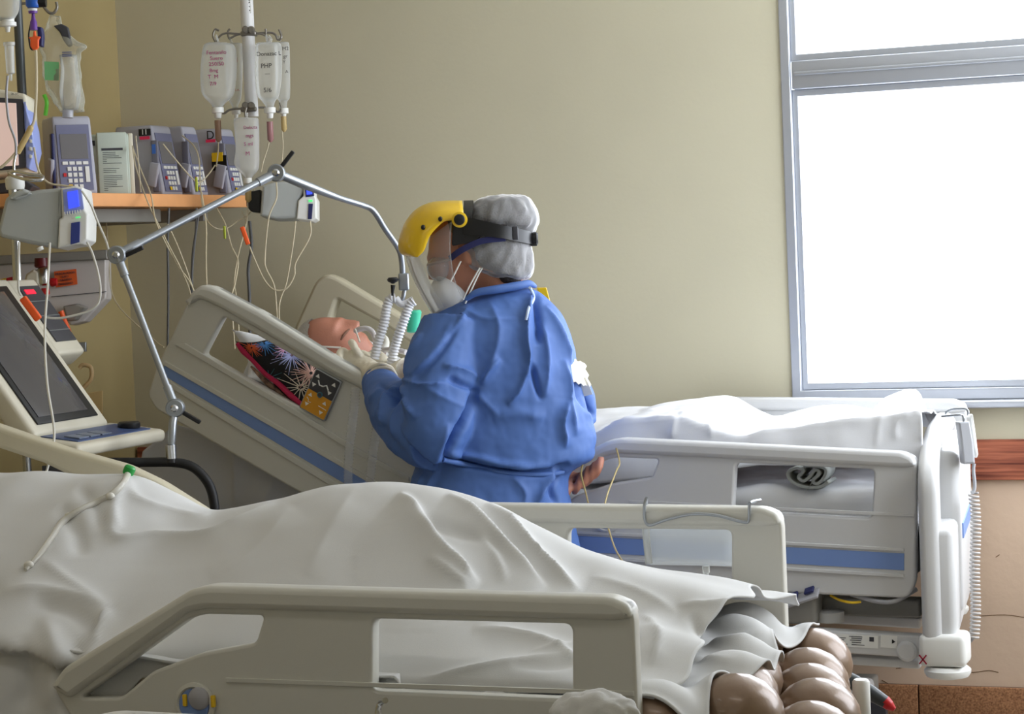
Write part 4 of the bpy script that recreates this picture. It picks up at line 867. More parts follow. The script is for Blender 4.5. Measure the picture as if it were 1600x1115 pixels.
# bouffant cap
capr = [(304, 782, 806, DN, 0.012), (307, 758, 824, DN, 0.05), (315, 740, 832, DN, 0.075), (330, 727, 840, DN, 0.09), (346, 716, 843, DN, 0.096), (358, 708, 838, DN, 0.096), (370, 700, 832, DN, 0.096), (384, 697, 830, DN, 0.098), (398, 702, 833, DN, 0.10), (412, 718, 834, DN, 0.098), (424, 742, 833, DN, 0.092), (432, 766, 829, DN, 0.08), (436, 790, 822, DN, 0.05)]
cv_, cf_ = g_loft([r[::-1] for r in interp_rings(capr, 6, 90, 2.1)])
cv_ = crease(cv_, cf_, [([(790, 306), (785, 330), (775, 352)], .005, 3, 's'), ([(770, 310), (768, 335), (760, 350)], .004, 3, 's'), ([(800, 308), (800, 330), (790, 356)], -.004, 3, 'r'), ([(820, 322), (812, 345), (800, 360)], .005, 3, 's'), ([(832, 335), (822, 355), (815, 362)], .004, 3, 's'), ([(745, 320), (750, 340)], .003, 3, 's'),
                      ([(790, 380), (775, 400), (758, 415)], .005, 3, 's'), ([(800, 378), (795, 400), (780, 425)], .006, 3, 's'), ([(815, 385), (812, 410), (805, 428)], .005, 3, 's'), ([(825, 385), (824, 405), (820, 425)], -.004, 3, 'r'), ([(770, 380), (750, 395), (735, 402)], .005, 3, 's'), ([(715, 405), (760, 422), (810, 428)], .006, 4, 's'), ([(830, 385), (832, 410), (828, 430)], .006, 3, 's'),
                      ([(700, 368), (740, 352), (800, 356), (836, 372)], -.010, 8, 'r')])
cv_ = wrinkle(cv_, cf_, 0.004, 40.0, (1, 1, .5), 5)
mk('cap', cv_, cf_, film('cap_gauze', (0.9, 0.9, 0.92, 1), 0.2, 0.8, 0.7), nurse, 180, label='translucent white bouffant cap')
# respirator mask
mrow = [(428, 687, 700, DN, 0.02), (438, 677, 716, DN, 0.045), (452, 672, 727, DN, 0.062), (466, 676, 731, DN, 0.066), (480, 684, 730, DN, 0.06), (492, 697, 722, DN, 0.04)]
mask = mk('respirator_mask', *g_loft([r[::-1] for r in interp_rings(mrow, 5, 40, 2.0)]), mat('mask_white', C(224, 226, 228), 0.8, bump=0.1, bscale=300), nurse, 180)
for px in ([(704, 440), (712, 424), (720, 408)], [(724, 468), (732, 450), (744, 428), (750, 418)], [(727, 474), (736, 454), (748, 428), (754, 418)]):
    tube('elastic_strap', [V(a, b, DN - 0.088) for a, b in px], 0.0022, M_white, mask)
# goggles
gl = mk('goggles', *g_loft([r[::-1] for r in interp_rings([(402, 676, 706, DN, 0.06), (410, 668, 708, DN, 0.072), (420, 667, 706, DN, 0.074), (432, 672, 700, DN, 0.066), (438, 680, 694, DN, 0.05)], 4, 36, 2.6)]), film('goggle_lens', (0.8, 0.85, 0.88, 1), 0.12, 0.05, 0.5), nurse, 180)
tube('goggle_rim', [V(668, 414, DN - 0.05), V(680, 411, DN - 0.07), V(696, 407, DN - 0.08), V(706, 404, DN - 0.084)], 0.004, mat('grey_clear', C(150, 130, 124)), gl)
mk('goggle_strap', *g_ribbon([V(703, 404, DN - 0.088), V(716, 394, DN - 0.100), V(732, 385, DN - 0.106), V(755, 376, DN - 0.110), V(790, 372, DN - 0.106)], ZU, 0.016), M_navy, gl, 40)
# face shield: yellow crown, black headgear, clear visor
fs = mk('face_shield', *g_ribbon([V(700, 345, DN - .04), V(712, 350, DN - .100), V(745, 355, DN - .116), V(785, 362, DN - .112), V(818, 369, DN - .07), V(834, 372, DN), V(815, 366, DN + .07), V(770, 350, DN + .116), V(712, 344, DN + .10)], ZU, [0.045, 0.05, 0.042, 0.034, 0.034, 0.034, 0.034, 0.04, 0.04]), M_black, nurse, 60, label='yellow and black face shield')
def bowed(A, B, w, n=24, mdiv=24, ex=2.0, inner=0.0):
    """shell bowed across the face: silhouette curve A (mid depth), side edge curve B at depth +-w"""
    A = smoothline(np.array(A, float), 8); B = smoothline(np.array(B, float), 8); tt = np.linspace(0, 1, n)
    A = np.stack([np.interp(tt, np.linspace(0, 1, len(A)), A[:, k]) for k in (0, 1)], -1); B = np.stack([np.interp(tt, np.linspace(0, 1, len(B)), B[:, k]) for k in (0, 1)], -1); V_ = []
    for i in range(n):
        for j in range(mdiv + 1):
            t = 2 * j / mdiv - 1; ph = t * math.pi / 2; s = 1 - math.cos(ph); q = A[i] + (B[i] - A[i]) * s
            V_.append(V(q[0], q[1], DN + w * math.sin(ph)))
    m1 = mdiv + 1
    return np.array(V_), [(i * m1 + j, i * m1 + j + 1, (i + 1) * m1 + j + 1, (i + 1) * m1 + j) for i in range(n - 1) for j in range(mdiv)]
vz, vf = bowed([(722, 313), (700, 313), (672, 316), (648, 328), (630, 352), (622, 380), (626, 396), (640, 401)], [(726, 346), (708, 344), (694, 346), (682, 356), (672, 368), (667, 380), (662, 392), (652, 401)], 0.118)
crown = mk('crown_guard', vz, vf, M_yellow, fs, 180); crown.modifiers.new('t', 'SOLIDIFY').thickness = 0.003
lathe('pivot_boss', [(0.021, 0), (0.021, 0.006), (0.017, 0.008)], V(718, 343, DN - 0.117), M_yellow, crown, axis=-HF)
lathe('pivot_knob', [(0.0145, 0), (0.0145, 0.012), (0.012, 0.014)], V(718, 343, DN - 0.118), M_black, crown, axis=-HF)
yb = bvh_of(vz, vf)
for a, b in ((661, 355), (688, 342)):
    p = cast(yb, a, b, 0.004, DN - 0.09); mk('rivet', *g_ell(p, (0.006, 0.005, 0.007)), M_black, crown, 180)
mk('crown_strap', *g_ribbon([V(726, 355, DN - .112), V(730, 335, DN - .106), V(732, 322, DN - .066), V(732, 314, DN), V(732, 322, DN + .066), V(726, 350, DN + .11)], R0, 0.026), M_black, fs, 60)
sp_ = plate_geo([fillet([(-0.038, -0.04), (0.03, -0.028), (0.045, 0.0), (0.0, 0.028), (-0.012, 0.045), (-0.03, 0.03)], 0.008)], V(727, 360, DN - 0.108), R0, ZU, 0.006, 0.002)
mk('side_plate', *sp_, M_black, fs, 40)
rk = lathe('ratchet_knob', [(0.016, 0), (0.018, 0.004), (0.018, 0.016), (0.014, 0.02)], V(829, 373, DN - .02), M_black, fs, axis=R0)
for dy in (-0.012, 0.012): mk('knob_grip', *g_box(V(834, 374, DN - .02) + ZU * dy * 1.1, (0.018, 0.03, 0.009), np.array([R0, HF, ZU]), 0.003), M_black, rk, 40)
box('buckle', V(805, 364, DN - .098), (0.016, 0.008, 0.036), M_dark, fs, axes=np.array([R0, HF, ZU]), bev=0.003)
zz_, zf_ = bowed([(632, 398), (637, 415), (647, 440), (660, 466), (676, 492)], [(706, 346), (704, 380), (706, 410), (712, 440), (724, 470)], 0.112)
visor = mk('visor', zz_, zf_, film('clear_visor', (0.9, 0.92, 0.92, 1), 0.05, 0.05, 0.2), fs, 180); visor.modifiers.new('t', 'SOLIDIFY').thickness = 0.001
tube('visor_edge', [V(640, 405, DN + .02), V(648, 430, DN + .02), V(664, 462, DN + .03), V(680, 492, DN + .03)], 0.0028, M_linew, visor)
# gloves: palms with five separate fingers
M_glove = mat('latex_glove', C(226, 218, 198), 0.6, bump=0.15, bscale=120, sub=0.05)
def hand(palm, fingers, cuff):
    g = Geo()
    for c, rad, ax in palm: g.add(*g_ell(c, rad, ax, 20, 14))
    for P, r in fingers:
        p = smoothline(P, 5); g.add(*g_tube(p, np.interp(np.linspace(0, 1, len(p)), [0, .8, .94, 1], [r, r * .92, r * .8, r * .35]), 12))
    g.add(*g_tube(smoothline(cuff[0], 5), np.interp(np.linspace(0, 1, len(smoothline(cuff[0], 5))), np.linspace(0, 1, len(cuff[1])), cuff[1]), 20))
    v, f = remesh(g.get(), 0.0035, 3); v = wrinkle(v, f, 0.0015, 60.0); return v, f
GD = DN + 0.42
pa = unit(V(545, 560, GD) - V(585, 580, GD)); pu = unit(np.cross(pa, HF)); 
gl_l = hand([(V(556, 568, GD), (0.046, 0.03, 0.042), np.array([pa, HF, pu]))],
    [([V(548, 556, GD), V(534, 548, GD - .01), V(530, 560, GD - .03), V(537, 570, GD - .04)], .0115), ([V(545, 566, GD), V(529, 562, GD - .01), V(527, 574, GD - .035), V(536, 582, GD - .04)], .012), ([V(545, 576, GD), V(531, 576, GD - .01), V(530, 587, GD - .035), V(540, 592, GD - .04)], .0115), ([V(549, 586, GD), V(538, 588, GD - .01), V(537, 596, GD - .03), V(546, 599, GD - .035)], .0105), ([V(562, 556, GD - .02), V(556, 546, GD - .03), V(551, 537, GD - .02), V(548, 533, GD)], .0125)],
    ([V(565, 572, GD), V(580, 582, GD - .06), V(592, 592, DN + .24), V(597, 598, DN + .16)], [0.038, 0.034, 0.042, 0.048]))
mk('glove', *gl_l, M_glove, nurse, 180, label='latex glove of the near hand')
tube('glove_cuff', [V(572, 594, DN + .19), V(577, 577, DN + .17), V(594, 569, DN + .16), V(610, 574, DN + .18), V(618, 586, DN + .2)], 0.006, M_glove, nurse)
G2 = DN + 0.44
gl_r = hand([(V(600, 578, G2), (0.042, 0.03, 0.036), np.array([unit(-R0 + 0.2 * ZU), HF, ZU]))],
    [([V(590, 568, G2), V(575, 556, G2 + .02), V(562, 552, G2 + .03), V(556, 556, G2 + .03)], .0115), ([V(588, 576, G2), V(574, 566, G2), V(563, 563, G2), V(556, 566, G2)], .0115), ([V(588, 584, G2), V(575, 577, G2 - .01), V(566, 577, G2 - .01), V(561, 581, G2 - .01)], .011), ([V(592, 592, G2), V(582, 588, G2 - .01), V(575, 590, G2 - .01), V(571, 594, G2 - .01)], .010), ([V(604, 566, G2), V(596, 556, G2 + .01), V(586, 551, G2 + .03), V(579, 552, G2 + .04)], .0125)],
    ([V(606, 580, G2), V(622, 582, DN + .40), V(636, 580, DN + .37)], [0.036, 0.034, 0.042]))
mk('glove', *gl_r, M_glove, nurse, 180, label='latex glove of the far hand')
# ---------------------------------------------------------------- head-wall equipment
def frame(n):
    n = unit(n); r = unit(np.cross(ZU, n)); return n, r, np.cross(n, r)
def lbox(nm, base, fr, c, size, mm, parent, bev=0.0, **k):
    """box in a local frame: c = (right, out, up) from base; size the same order"""
    n, r, u = fr; return box(nm, base + r * c[0] + n * c[1] + u * c[2], size, mm, parent, axes=np.array([r, n, u]), bev=bev, **k)
# ---- wooden shelf
ZSH = 1.718
shf = thing('wall_shelf', (-3.78, 6.05, ZSH - 0.05), 'wooden shelf on the head wall carrying the row of infusion pumps', 'shelf')
box('board', (-3.785, 6.06, ZSH - 0.02), (0.57, 1.36, 0.036), M_wood, shf, bev=0.002)
box('front_edge', (-3.496, 6.06, ZSH - 0.02), (0.012, 1.36, 0.040), M_wood, shf, bev=0.003)
box('support_rail', (-3.62, 5.92, ZSH - 0.062), (0.05, 0.75, 0.042), M_gmetal, shf, bev=0.003)
for yy in (5.5, 6.6): box('bracket', (-3.83, yy, ZSH - 0.06), (0.46, 0.03, 0.04), M_gmetal, shf, bev=0.003)
M_scr = mat('grey_screen', C(112, 110, 112), 0.25); M_panel = mat('slate_panel', C(112, 114, 142), 0.4); M_key = mat('pale_keys', C(226, 226, 222), 0.45)
def on_shelf(px):
    p = atX(px, 300, -3.66); return np.array([p[0], p[1], ZSH])
def pump(px, n, label, w=0.13, dep=0.13, h=0.228, tag=None, red=False, side=True, base=None):
    b = on_shelf(px) if base is None else base; fr = frame(n); t = thing('infusion_pump', b, label, 'infusion pump', 'pumps on the shelf')
    n_, r_, u_ = fr
    # body: tapered block leaning back
    v, f = g_box((0, 0, 0), (1, 1, 1), bev=0.06); V_ = []
    for x, y, z in v:
        k = 1 - 0.10 * (z + 0.5); V_.append(b + r_ * x * w * (1 - 0.06 * (z + .5)) + n_ * (y * dep * k - 0.03 * (z + 0.5)) + u_ * (z + 0.5) * h)
    mk('housing', V_, f, M_lilac, t, 40)
    lean = unit(u_ * h - n_ * (0.03 + 0.05 * dep)); fn = unit(np.cross(r_, lean)); fn = fn if fn @ n_ > 0 else -fn
    o = b + n_ * (dep / 2) + fn * 0.001
    def fp(nm, x0, x1, z0, z1, mm, off, par=t): return mk(nm, *plate_geo([[(x0 * w, z0 * h), (x1 * w, z0 * h), (x1 * w, z1 * h), (x0 * w, z1 * h)]], o + fn * off, -r_ if np.cross(-r_, lean) @ fn > 0 else r_, lean, 0.003, 0.0008), mm, par, 40)
    pn = fp('front_panel', -.40, .40, .06, .90, M_panel, 0.001)
    fp('screen', -.33, .33, .46, .78, M_scr, 0.0025)
    g = Geo(); ru = -r_ if np.cross(-r_, lean) @ fn > 0 else r_
    for q in range(4): g.add(*g_box(o + fn * 0.004 + ru * w * (-.25 + .165 * q) + lean * h * .405, (w * .13, h * .04, .003), np.array([ru, lean, fn])))
    for a in range(3):
        for c in range(4): g.add(*g_box(o + fn * 0.004 + ru * w * (-.16 + .13 * a) + lean * h * (.33 - .075 * c), (w * .09, h * .05, .003), np.array([ru, lean, fn])))
    g.add(*g_box(o + fn * 0.004 + ru * w * .27 + lean * h * .26, (w * .10, h * .2, .003), np.array([ru, lean, fn])))
    mk('keypad', *g.get(), M_key, t)
    mk('stop_key', *g_box(o + fn * 0.004 + ru * w * -.28 + lean * h * .255, (w * .07, h * .045, .004), np.array([ru, lean, fn])), M_red, t)
    mk('yellow_key', *g_box(o + fn * 0.0042 + ru * w * -.16 + lean * h * .105, (w * .09, h * .05, .004), np.array([ru, lean, fn])), M_yellow, t)
    if side:   # cassette door and lever on the near side
        sgn = -1 if r_ @ (CAM - b) < 0 else 1
        cs = b + r_ * sgn * (w / 2 + 0.002)
        box('cassette_door', cs + n_ * dep * 0.34 + u_ * h * 0.42, (0.010, dep * 0.16, h * 0.72), M_navy if tag is None and w > 0.12 else mat('dusk_plastic', C(120, 120, 136), 0.45), t, axes=np.array([r_, n_, u_]), bev=0.003)
        box('lever', cs + r_ * sgn * 0.006 + n_ * dep * 0.30 + u_ * h * 0.30, (0.014, dep * 0.22, h * 0.34), M_lilac, t, axes=np.array([r_, unit(n_ - 0.25 * u_), unit(u_ + 0.25 * n_)]), bev=0.004)
        if tag:
            sp2 = cs + r_ * sgn * 0.004 + n_ * dep * 0.12 + u_ * h * 0.90; uu = n_ if np.cross(n_, u_) @ (r_ * sgn) > 0 else -n_
            if red: box('red_tape', sp2 - u_ * 0.018, (0.0015, 0.036, 0.010), mat('pink_tape', C(236, 50, 96), 0.5), t, axes=np.array([r_, n_, u_]))
            if tag == 'D': mk('letter_tag', *text_geo('D', 0.042, sp2, uu, u_), M_black, t)
            else:
                box('number_plate', sp2 - r_ * sgn * 0.002, (0.003, 0.044, 0.022), M_black, t, axes=np.array([r_, n_, u_]), bev=0.001)
                mk('number_tag', *text_geo(tag, 0.024, sp2 + r_ * sgn * 0.001, uu, u_), M_white, t)
    return t, fr, b
nX = np.array([1.0, 0, 0])
pA, frA, bA = pump(108, unit(-HF * 0.86 + R0 * 0.40), 'lilac-grey infusion pump with its keypad to the room, leftmost on the wooden shelf', w=0.125, dep=0.15, h=0.238, base=on_shelf(112))
p3, fr3, b3 = pump(240, nX, 'infusion pump tagged with white 11 over red tape on the wooden shelf', w=0.13, dep=0.15, tag='11', red=True)
p4, fr4, b4 = pump(281, nX, 'infusion pump between the 11 pump and the D pump', w=0.10, dep=0.15, h=0.232, base=on_shelf(284))
p5, fr5, b5 = pump(338, nX, 'infusion pump marked with a black letter D at the shelf end', w=0.11, dep=0.17, h=0.232, tag='D', red=True)
box('blue_tab', b3 + np.array([0.05, -0.072, 0.15]), (0.012, 0.004, 0.03), mat('blue_label', C(60, 110, 200), 0.5), p3)
box('warning_tag', b5 + np.array([0.045, -0.064, 0.135]), (0.04, 0.004, 0.03), M_yellow, p5); box('warning_tag_edge', b5 + np.array([0.05, -0.062, 0.115]), (0.055, 0.004, 0.05), M_black, p5)
# pale green feeding pump with printed instructions
bG = on_shelf(178); frG = frame(unit(-HF * 0.95 + R0 * 0.25)); tG = thing('feeding_pump', bG, 'pale green-grey box pump with printed instructions, second on the wooden shelf', 'infusion pump', 'pumps on the shelf')
M_sage = mat('sage_plastic', C(186, 196, 184), 0.45)
lbox('housing', bG, frG, (-0.010, -0.07, 0.098), (0.135, 0.13, 0.196), M_sage, tG, 0.008)
lbox('front_cover', bG, frG, (0.0, 0.0, 0.100), (0.092, 0.02, 0.20), M_sage, tG, 0.004)
lbox('side_strip', bG, frG, (0.060, -0.03, 0.098), (0.014, 0.05, 0.196), mat('cream_plastic', C(216, 210, 190), 0.45), tG, 0.003)
lbox('dark_window', bG, frG, (-0.062, -0.004, 0.168), (0.022, 0.004, 0.016), M_black, tG)
g = Geo(); n_, r_, u_ = frG; rnd = random.Random(3)
g.add(*g_box(bG + r_ * 0.0 + n_ * 0.0105 + u_ * 0.147, (0.066, 0.001, 0.0075), np.array([r_, n_, u_])))
for k in range(22):
    z = 0.137 - k * 0.0056
    if k in (7, 8, 12): continue
    w_ = rnd.choice((0.012, 0.04, 0.05, 0.058)); g.add(*g_box(bG + r_ * (-0.030 + w_ / 2) + n_ * 0.0105 + u_ * z, (w_, 0.001, 0.0014), np.array([r_, n_, u_])))
mk('printed_instructions', *g.get(), M_dark, tG)
# ---- infusion lines falling from the pumps
def line(parent, px, d, r=0.0023, mm=None, nm='infusion_line'):
    px = list(px)
    if 430 <= px[-1][1] <= 482 and px[-1][0] > 200: px.append((px[-1][0] + 5, px[-1][1] + 75))     # runs on down behind the bed head
    d = np.interp(np.linspace(0, 1, len(px)), np.linspace(0, 1, len(np.atleast_1d(d))), np.atleast_1d(d))
    return tube(nm, [V(a, b, q) for (a, b), q in zip(px, d)], r, mm or M_line, parent, 6, 7)
dS = 6.95
line(p3, [(207, 228), (212, 260), (225, 300), (235, 325), (262, 380), (285, 425), (300, 470)], [7.0, 6.7, 6.7])
line(p3, [(207, 230), (222, 270), (236, 305), (245, 350), (275, 410), (303, 455)], [7.0, 6.7, 6.7]); line(p3, [(212, 212), (216, 250), (220, 300)], 6.85, 0.002)
line(p3, [(255, 225), (275, 250), (300, 278), (312, 285), (326, 272), (336, 258)], [7.0, 7.1]); line(p4, [(285, 212), (303, 228), (311, 250), (313, 290), (318, 330), (330, 352), (350, 358), (372, 345), (392, 330), (397, 300), (396, 288)], [7.3, 7.05, 7.1])
line(p4, [(315, 300), (322, 350), (322, 400), (323, 440)], [7.0, 6.8]); line(p5, [(335, 318), (352, 350), (362, 385), (372, 408), (368, 440), (362, 470)], [7.1, 6.8])
line(p5, [(378, 330), (384, 350), (372, 400), (366, 440), (370, 470)], [7.1, 6.85]); line(p4, [(262, 350), (280, 390), (298, 440), (305, 470)], 6.8)
for px in ([(264, 325), (262, 380), (263, 450), (262, 545)], [(307, 325), (306, 360), (301, 400), (299, 470)], [(311, 330), (304, 380), (300, 440)]): line(p4 if px[0][0] > 300 else p3, px, 6.98, 0.0038, M_cable, 'power_cable')
line(p5, [(390, 345), (393, 385), (388, 420), (390, 470), (391, 560)], 7.25, 0.0055, M_cable, 'power_cable')
line(p3, [(165, 330), (170, 400), (180, 470), (240, 530), (256, 542)], [7.2, 6.9], 0.0022)
box('green_clip', V(307, 288, 7.0), (0.008, 0.006, 0.045), mat('lime_plastic', C(176, 190, 60), 0.4), p4, bev=0.002); box('green_clip', V(351, 363, 6.95), (0.007, 0.006, 0.04), MATS['lime_plastic'], p5, bev=0.002)
ax_ = np.array([unit(R0 + 0.0 * ZU), HF, ZU]); q = unit(ZU - 0.3 * R0); box('orange_clamp', V(383, 368, 6.9), (0.014, 0.010, 0.058), M_orange, p5, axes=np.array([unit(np.cross(HF, q)), HF, q]), bev=0.003)

# ---- ceiling pole with fluid bottles
DP = 7.12
pole = thing('infusion_pole', V(392, 180, DP), 'white ceiling pole with wire hooks carrying the fluid bottles', 'infusion pole')
pt = V(388, 60, DP); M_pole = mat('white_enamel', C(222, 222, 222), 0.35)
mk('shaft', *g_tube([np.array([pt[0], pt[1], V(392, 182, DP)[2]]), np.array([pt[0], pt[1], ZC])], 0.021, 20), M_pole, pole, 60)
stk = V(386, 12, DP - 0.0218); mk('sticker', *g_box(stk + ZU * 0.018, (0.024, 0.0012, 0.072), np.array([R0, HF, ZU])), M_white, pole)
mk('sticker_print', *text_geo('DINA', 0.026, stk - HF * 0.001 + ZU * 0.014, -ZU, R0), M_dark, pole)
M_wire = mat('dark_wire', C(140, 136, 130), 0.35, 0.8)
for yy in (53, 171):
    for s in (-1, 1): lathe('clamp', [(0.009, 0), (0.011, 0.006), (0.011, 0.022), (0.008, 0.026)], V(389 + s * 4.5, yy - 6, DP - 0.02), M_wire, pole, axis=-HF, seg=14)
    box('clamp_band', V(389, yy, DP), (0.05, 0.05, 0.016), M_wire, pole, axes=np.array([R0, HF, ZU]), bev=0.005)
for px, dd in (([(390, 53), (372, 53), (352, 52), (342, 58), (338, 66), (333, 56), (336, 46), (342, 48)], -.01), ([(390, 53), (372, 54), (363, 58), (358, 60), (356, 50), (359, 45)], .06), ([(392, 52), (408, 53), (418, 58), (420, 66), (416, 56), (415, 45)], -.02), ([(392, 53), (420, 51), (430, 54), (434, 62), (440, 58), (436, 46)], .06), ([(388, 170), (370, 170), (358, 172), (350, 177), (342, 174), (340, 168), (350, 163)], 0), ([(394, 168), (415, 168), (428, 170), (434, 175), (440, 170), (437, 160)], .03), ([(385, 168), (383, 178), (386, 188)], -.05)):
    tube('hook', [V(a, b, DP + dd) for a, b in px], 0.0034, M_wire, pole, 6, 8)
M_bottle = film('milky_bottle', (0.86, 0.87, 0.84, 1), 0.26, 0.3, 0.4); M_fluid = film('bag_film', (0.84, 0.84, 0.82, 1), 0.3, 0.25, 0.35)
def bottle(rows, d, label, texts=(), ink=None, chamber=None, hang=None, cap=True, bag=False, outlet=None, th=None):
    t = thing('fluid_bottle' if not bag else 'fluid_bag', V((rows[-1][1] + rows[-1][2]) / 2, rows[-1][0], d), label, 'infusion bottle' if not bag else 'infusion bag', 'hanging infusion fluids')
    R = [(y, l, r, d, min((r - l) / 2 * d / F * 0.95, th or 0.034)) for y, l, r in rows]
    mk('body', *g_loft([q[::-1] for q in interp_rings(R, 5, 32, 2.4 if not bag else 2.0)]), M_bottle if not bag else M_fluid, t, 180)
    y1 = rows[-1][0]; cx = (rows[-1][1] + rows[-1][2]) / 2; hw = (rows[-1][2] - rows[-1][1]) / 2
    if cap:
        lathe('cap', [(dpx(hw + 1.5, d), 0), (dpx(hw + 1.5, d), dpx(8, d)), (dpx(hw - 2, d), dpx(9, d)), (dpx(hw - 3, d), dpx(16, d)), (dpx(hw - 4, d), dpx(17, d))], V(cx, y1 - 2, d), M_white, t, axis=-ZU, seg=20)
    if hang: tube('hanger', [V(a, b, d) for a, b in hang], 0.0035, M_bottle, t, 5, 8)
    if chamber:
        ct, cb2, cr, cm = chamber; lathe('drip_chamber', [(dpx(cr, d), 0), (dpx(cr, d), dpx(cb2 - ct - 4, d)), (dpx(1.6, d), dpx(cb2 - ct, d))], V(cx, ct, d), cm, t, axis=-ZU, seg=16)
    for s, x, y, size in texts:
        mk('handwriting', *text_geo(s, dpx(size, d), V(x, y, d - (th or 0.034) - 0.003), R0, ZU), ink, t)
    return t
M_pink = mat('pink_ink', C(146, 36, 104), 0.6); M_ink = mat('black_ink', C(40, 38, 44), 0.6)
M_chA = mat('amber_chamber', C(150, 116, 92), 0.3, alpha=0.8); M_chR = mat('rose_chamber', C(168, 120, 120), 0.3, alpha=0.85); M_chY = mat('straw_chamber', C(206, 180, 122), 0.3, alpha=0.8)
dB = DP - 0.03
b1 = bottle([(67, 326, 356), (70, 319, 365), (80, 316, 369), (110, 313, 370), (140, 314, 367), (152, 319, 362), (161, 328, 352), (167, 332, 348), (170, 332, 348)], dB, 'milky bottle with pink handwriting, leftmost on the white ceiling pole', [('Fentanilo', 338, 82, 8.5), ('Suero', 338, 91, 8.5), ('250/50', 338, 100, 8.5), ('8mg', 334, 110, 8), ('T  M', 333, 120, 8.5), ('7/9', 333, 131, 8.5)], M_pink, (188, 222, 5, M_chA), [(338, 55), (340, 62), (342, 68)])
line(b1, [(341, 222), (341, 235), (338, 260)], dB, 0.0022)
b2 = bottle([(68, 356, 376), (72, 352, 379), (110, 352, 379), (150, 355, 377), (165, 362, 372), (172, 363, 374)], DP + 0.06, 'narrow milky bottle hanging behind the leftmost bottle and the white pole', [('I', 370, 94, 11), ('i.v.', 371, 140, 7)], mat('dark_red_ink', C(130, 30, 50), 0.6), None, [(358, 58), (362, 66), (364, 69)])
b3_ = bottle([(67, 404, 436), (70, 399, 439), (85, 399, 440), (120, 399, 440), (148, 402, 436), (158, 409, 430), (166, 415, 428), (170, 414, 429)], dB - 0.02, 'bottle with black handwriting and a rose drip chamber, right of the white pole', [('Donazac L', 420, 84, 9), ('PHP', 416, 103, 10), ('—', 418, 115, 8), ('5/6', 418, 141, 10)], M_ink, (190, 222, 5, M_chR), [(416, 55), (417, 62), (420, 68), (424, 62), (420, 56)])
line(b3_, [(420, 222), (418, 232), (412, 250), (408, 268)], dB, 0.0022)
b4_ = bottle([(67, 430, 448), (70, 428, 452), (110, 430, 453), (150, 432, 453), (158, 436, 449), (168, 437, 448), (171, 437, 449)], DP + 0.07, 'bottle hanging half behind the black-lettered one, with a straw drip chamber', [('M2', 446, 76, 8), ('gr', 446, 88, 8), ('Y', 444, 97, 7), ('A', 448, 112, 7)], M_ink, (182, 206, 4.5, M_chY), [(436, 56), (438, 64)])
line(b4_, [(441, 206), (442, 230), (440, 262)], DP + 0.05, 0.002)
b5_ = bottle([(184, 370, 402), (188, 365, 404), (210, 367, 405), (235, 368, 405), (255, 366, 405), (266, 372, 403), (274, 380, 396), (280, 383, 392)], DP - 0.07, 'flat clear bag with pink handwriting hanging lowest under the white pole', [('Dobuta', 391, 199, 7), ('mgs', 390, 212, 8), ('5 ml', 388, 225, 8), ('M', 387, 240, 9)], M_pink, (296, 316, 5, M_chY), [(386, 176), (386, 186)], bag=True, th=0.022)
line(b5_, [(387, 316), (387, 335), (384, 355)], DP - 0.07, 0.0022)
# ---- small volumetric pumps (white body, blue display)
M_grey = mat('mist_grey_plastic', C(176, 180, 178), 0.45); M_bl = mat('blue_display', C(70, 90, 235), 0.3, emit=(C(60, 80, 255), 0.9)); M_ind = mat('indigo_door', C(52, 66, 140), 0.4); M_led = mat('green_led', C(90, 220, 130), 0.4, emit=(C(80, 230, 120), 0.8))
def vol_pump(p_l, p_r, side, front, d, label, mount):
    """p: pixel outlines of the grey side and the white front face; front is turned to the right"""
    t = thing('volumetric_pump', V(np.mean([a for a, b in side]), max(b for a, b in side), d), label, 'infusion pump')
    return t
# left one
dL = 6.0
vL = thing('volumetric_pump', V(70, 388, dL), 'large white volumetric pump with a lit blue display, above the ventilator', 'infusion pump')
def plate_px(nm, px, d, th, mm, parent, r=0.0, bev=0.004, back=0.0, u=None):
    """plate facing the camera at depth d, outline in pixels"""
    c = V(*np.mean(px, 0), d); P = []
    for a, b in px:
        q = V(a, b, d) - c; P.append(np.array([q @ RT, q @ UPV]))
    n = np.cross(RT, UPV)
    return mk(nm, *plate_geo([fillet(P, r) if r else P], c - n * (th / 2 + back), RT, UPV, th, bev), mm, parent, 40)
plate_px('side_body', [(8, 310), (22, 298), (40, 300), (60, 296), (97, 293), (97, 340), (92, 342), (90, 387), (60, 383), (30, 377), (0, 370), (-4, 360)], dL, 0.15, M_grey, vL, 0.006, 0.010)
plate_px('front_body', [(95, 294), (118, 290), (129, 293), (133, 328), (137, 334), (136, 374), (128, 381), (112, 383), (90, 388), (92, 342), (97, 340)], dL - 0.008, 0.135, M_white, vL, 0.003, 0.005)
plate_px('display_bezel', [(98, 296), (118, 293), (127, 296), (131, 326), (116, 333), (100, 334)], dL - 0.012, 0.004, mat('periwinkle_panel', C(150, 164, 222), 0.4), vL, 0.002, 0.001)
plate_px('display', [(105, 300), (121, 297), (124, 322), (107, 326)], dL - 0.0165, 0.003, M_bl, vL, 0.001, 0.0005)
plate_px('door', [(111, 348), (125, 346), (124, 378), (110, 382)], dL - 0.012, 0.004, M_ind, vL, 0.001, 0.001)
for k in range(7): plate_px('soft_key', [(100 + 4 * k, 331 - .6 * k), (102 + 4 * k, 330.6 - .6 * k), (102 + 4 * k, 336 - .6 * k), (100 + 4 * k, 336.4 - .6 * k)], dL - 0.0165, 0.002, M_white, vL, 0, 0.0004)
plate_px('status_led', [(118, 339), (125, 338), (125, 340), (118, 341)], dL - 0.013, 0.003, M_led, vL, 0, 0.0004)
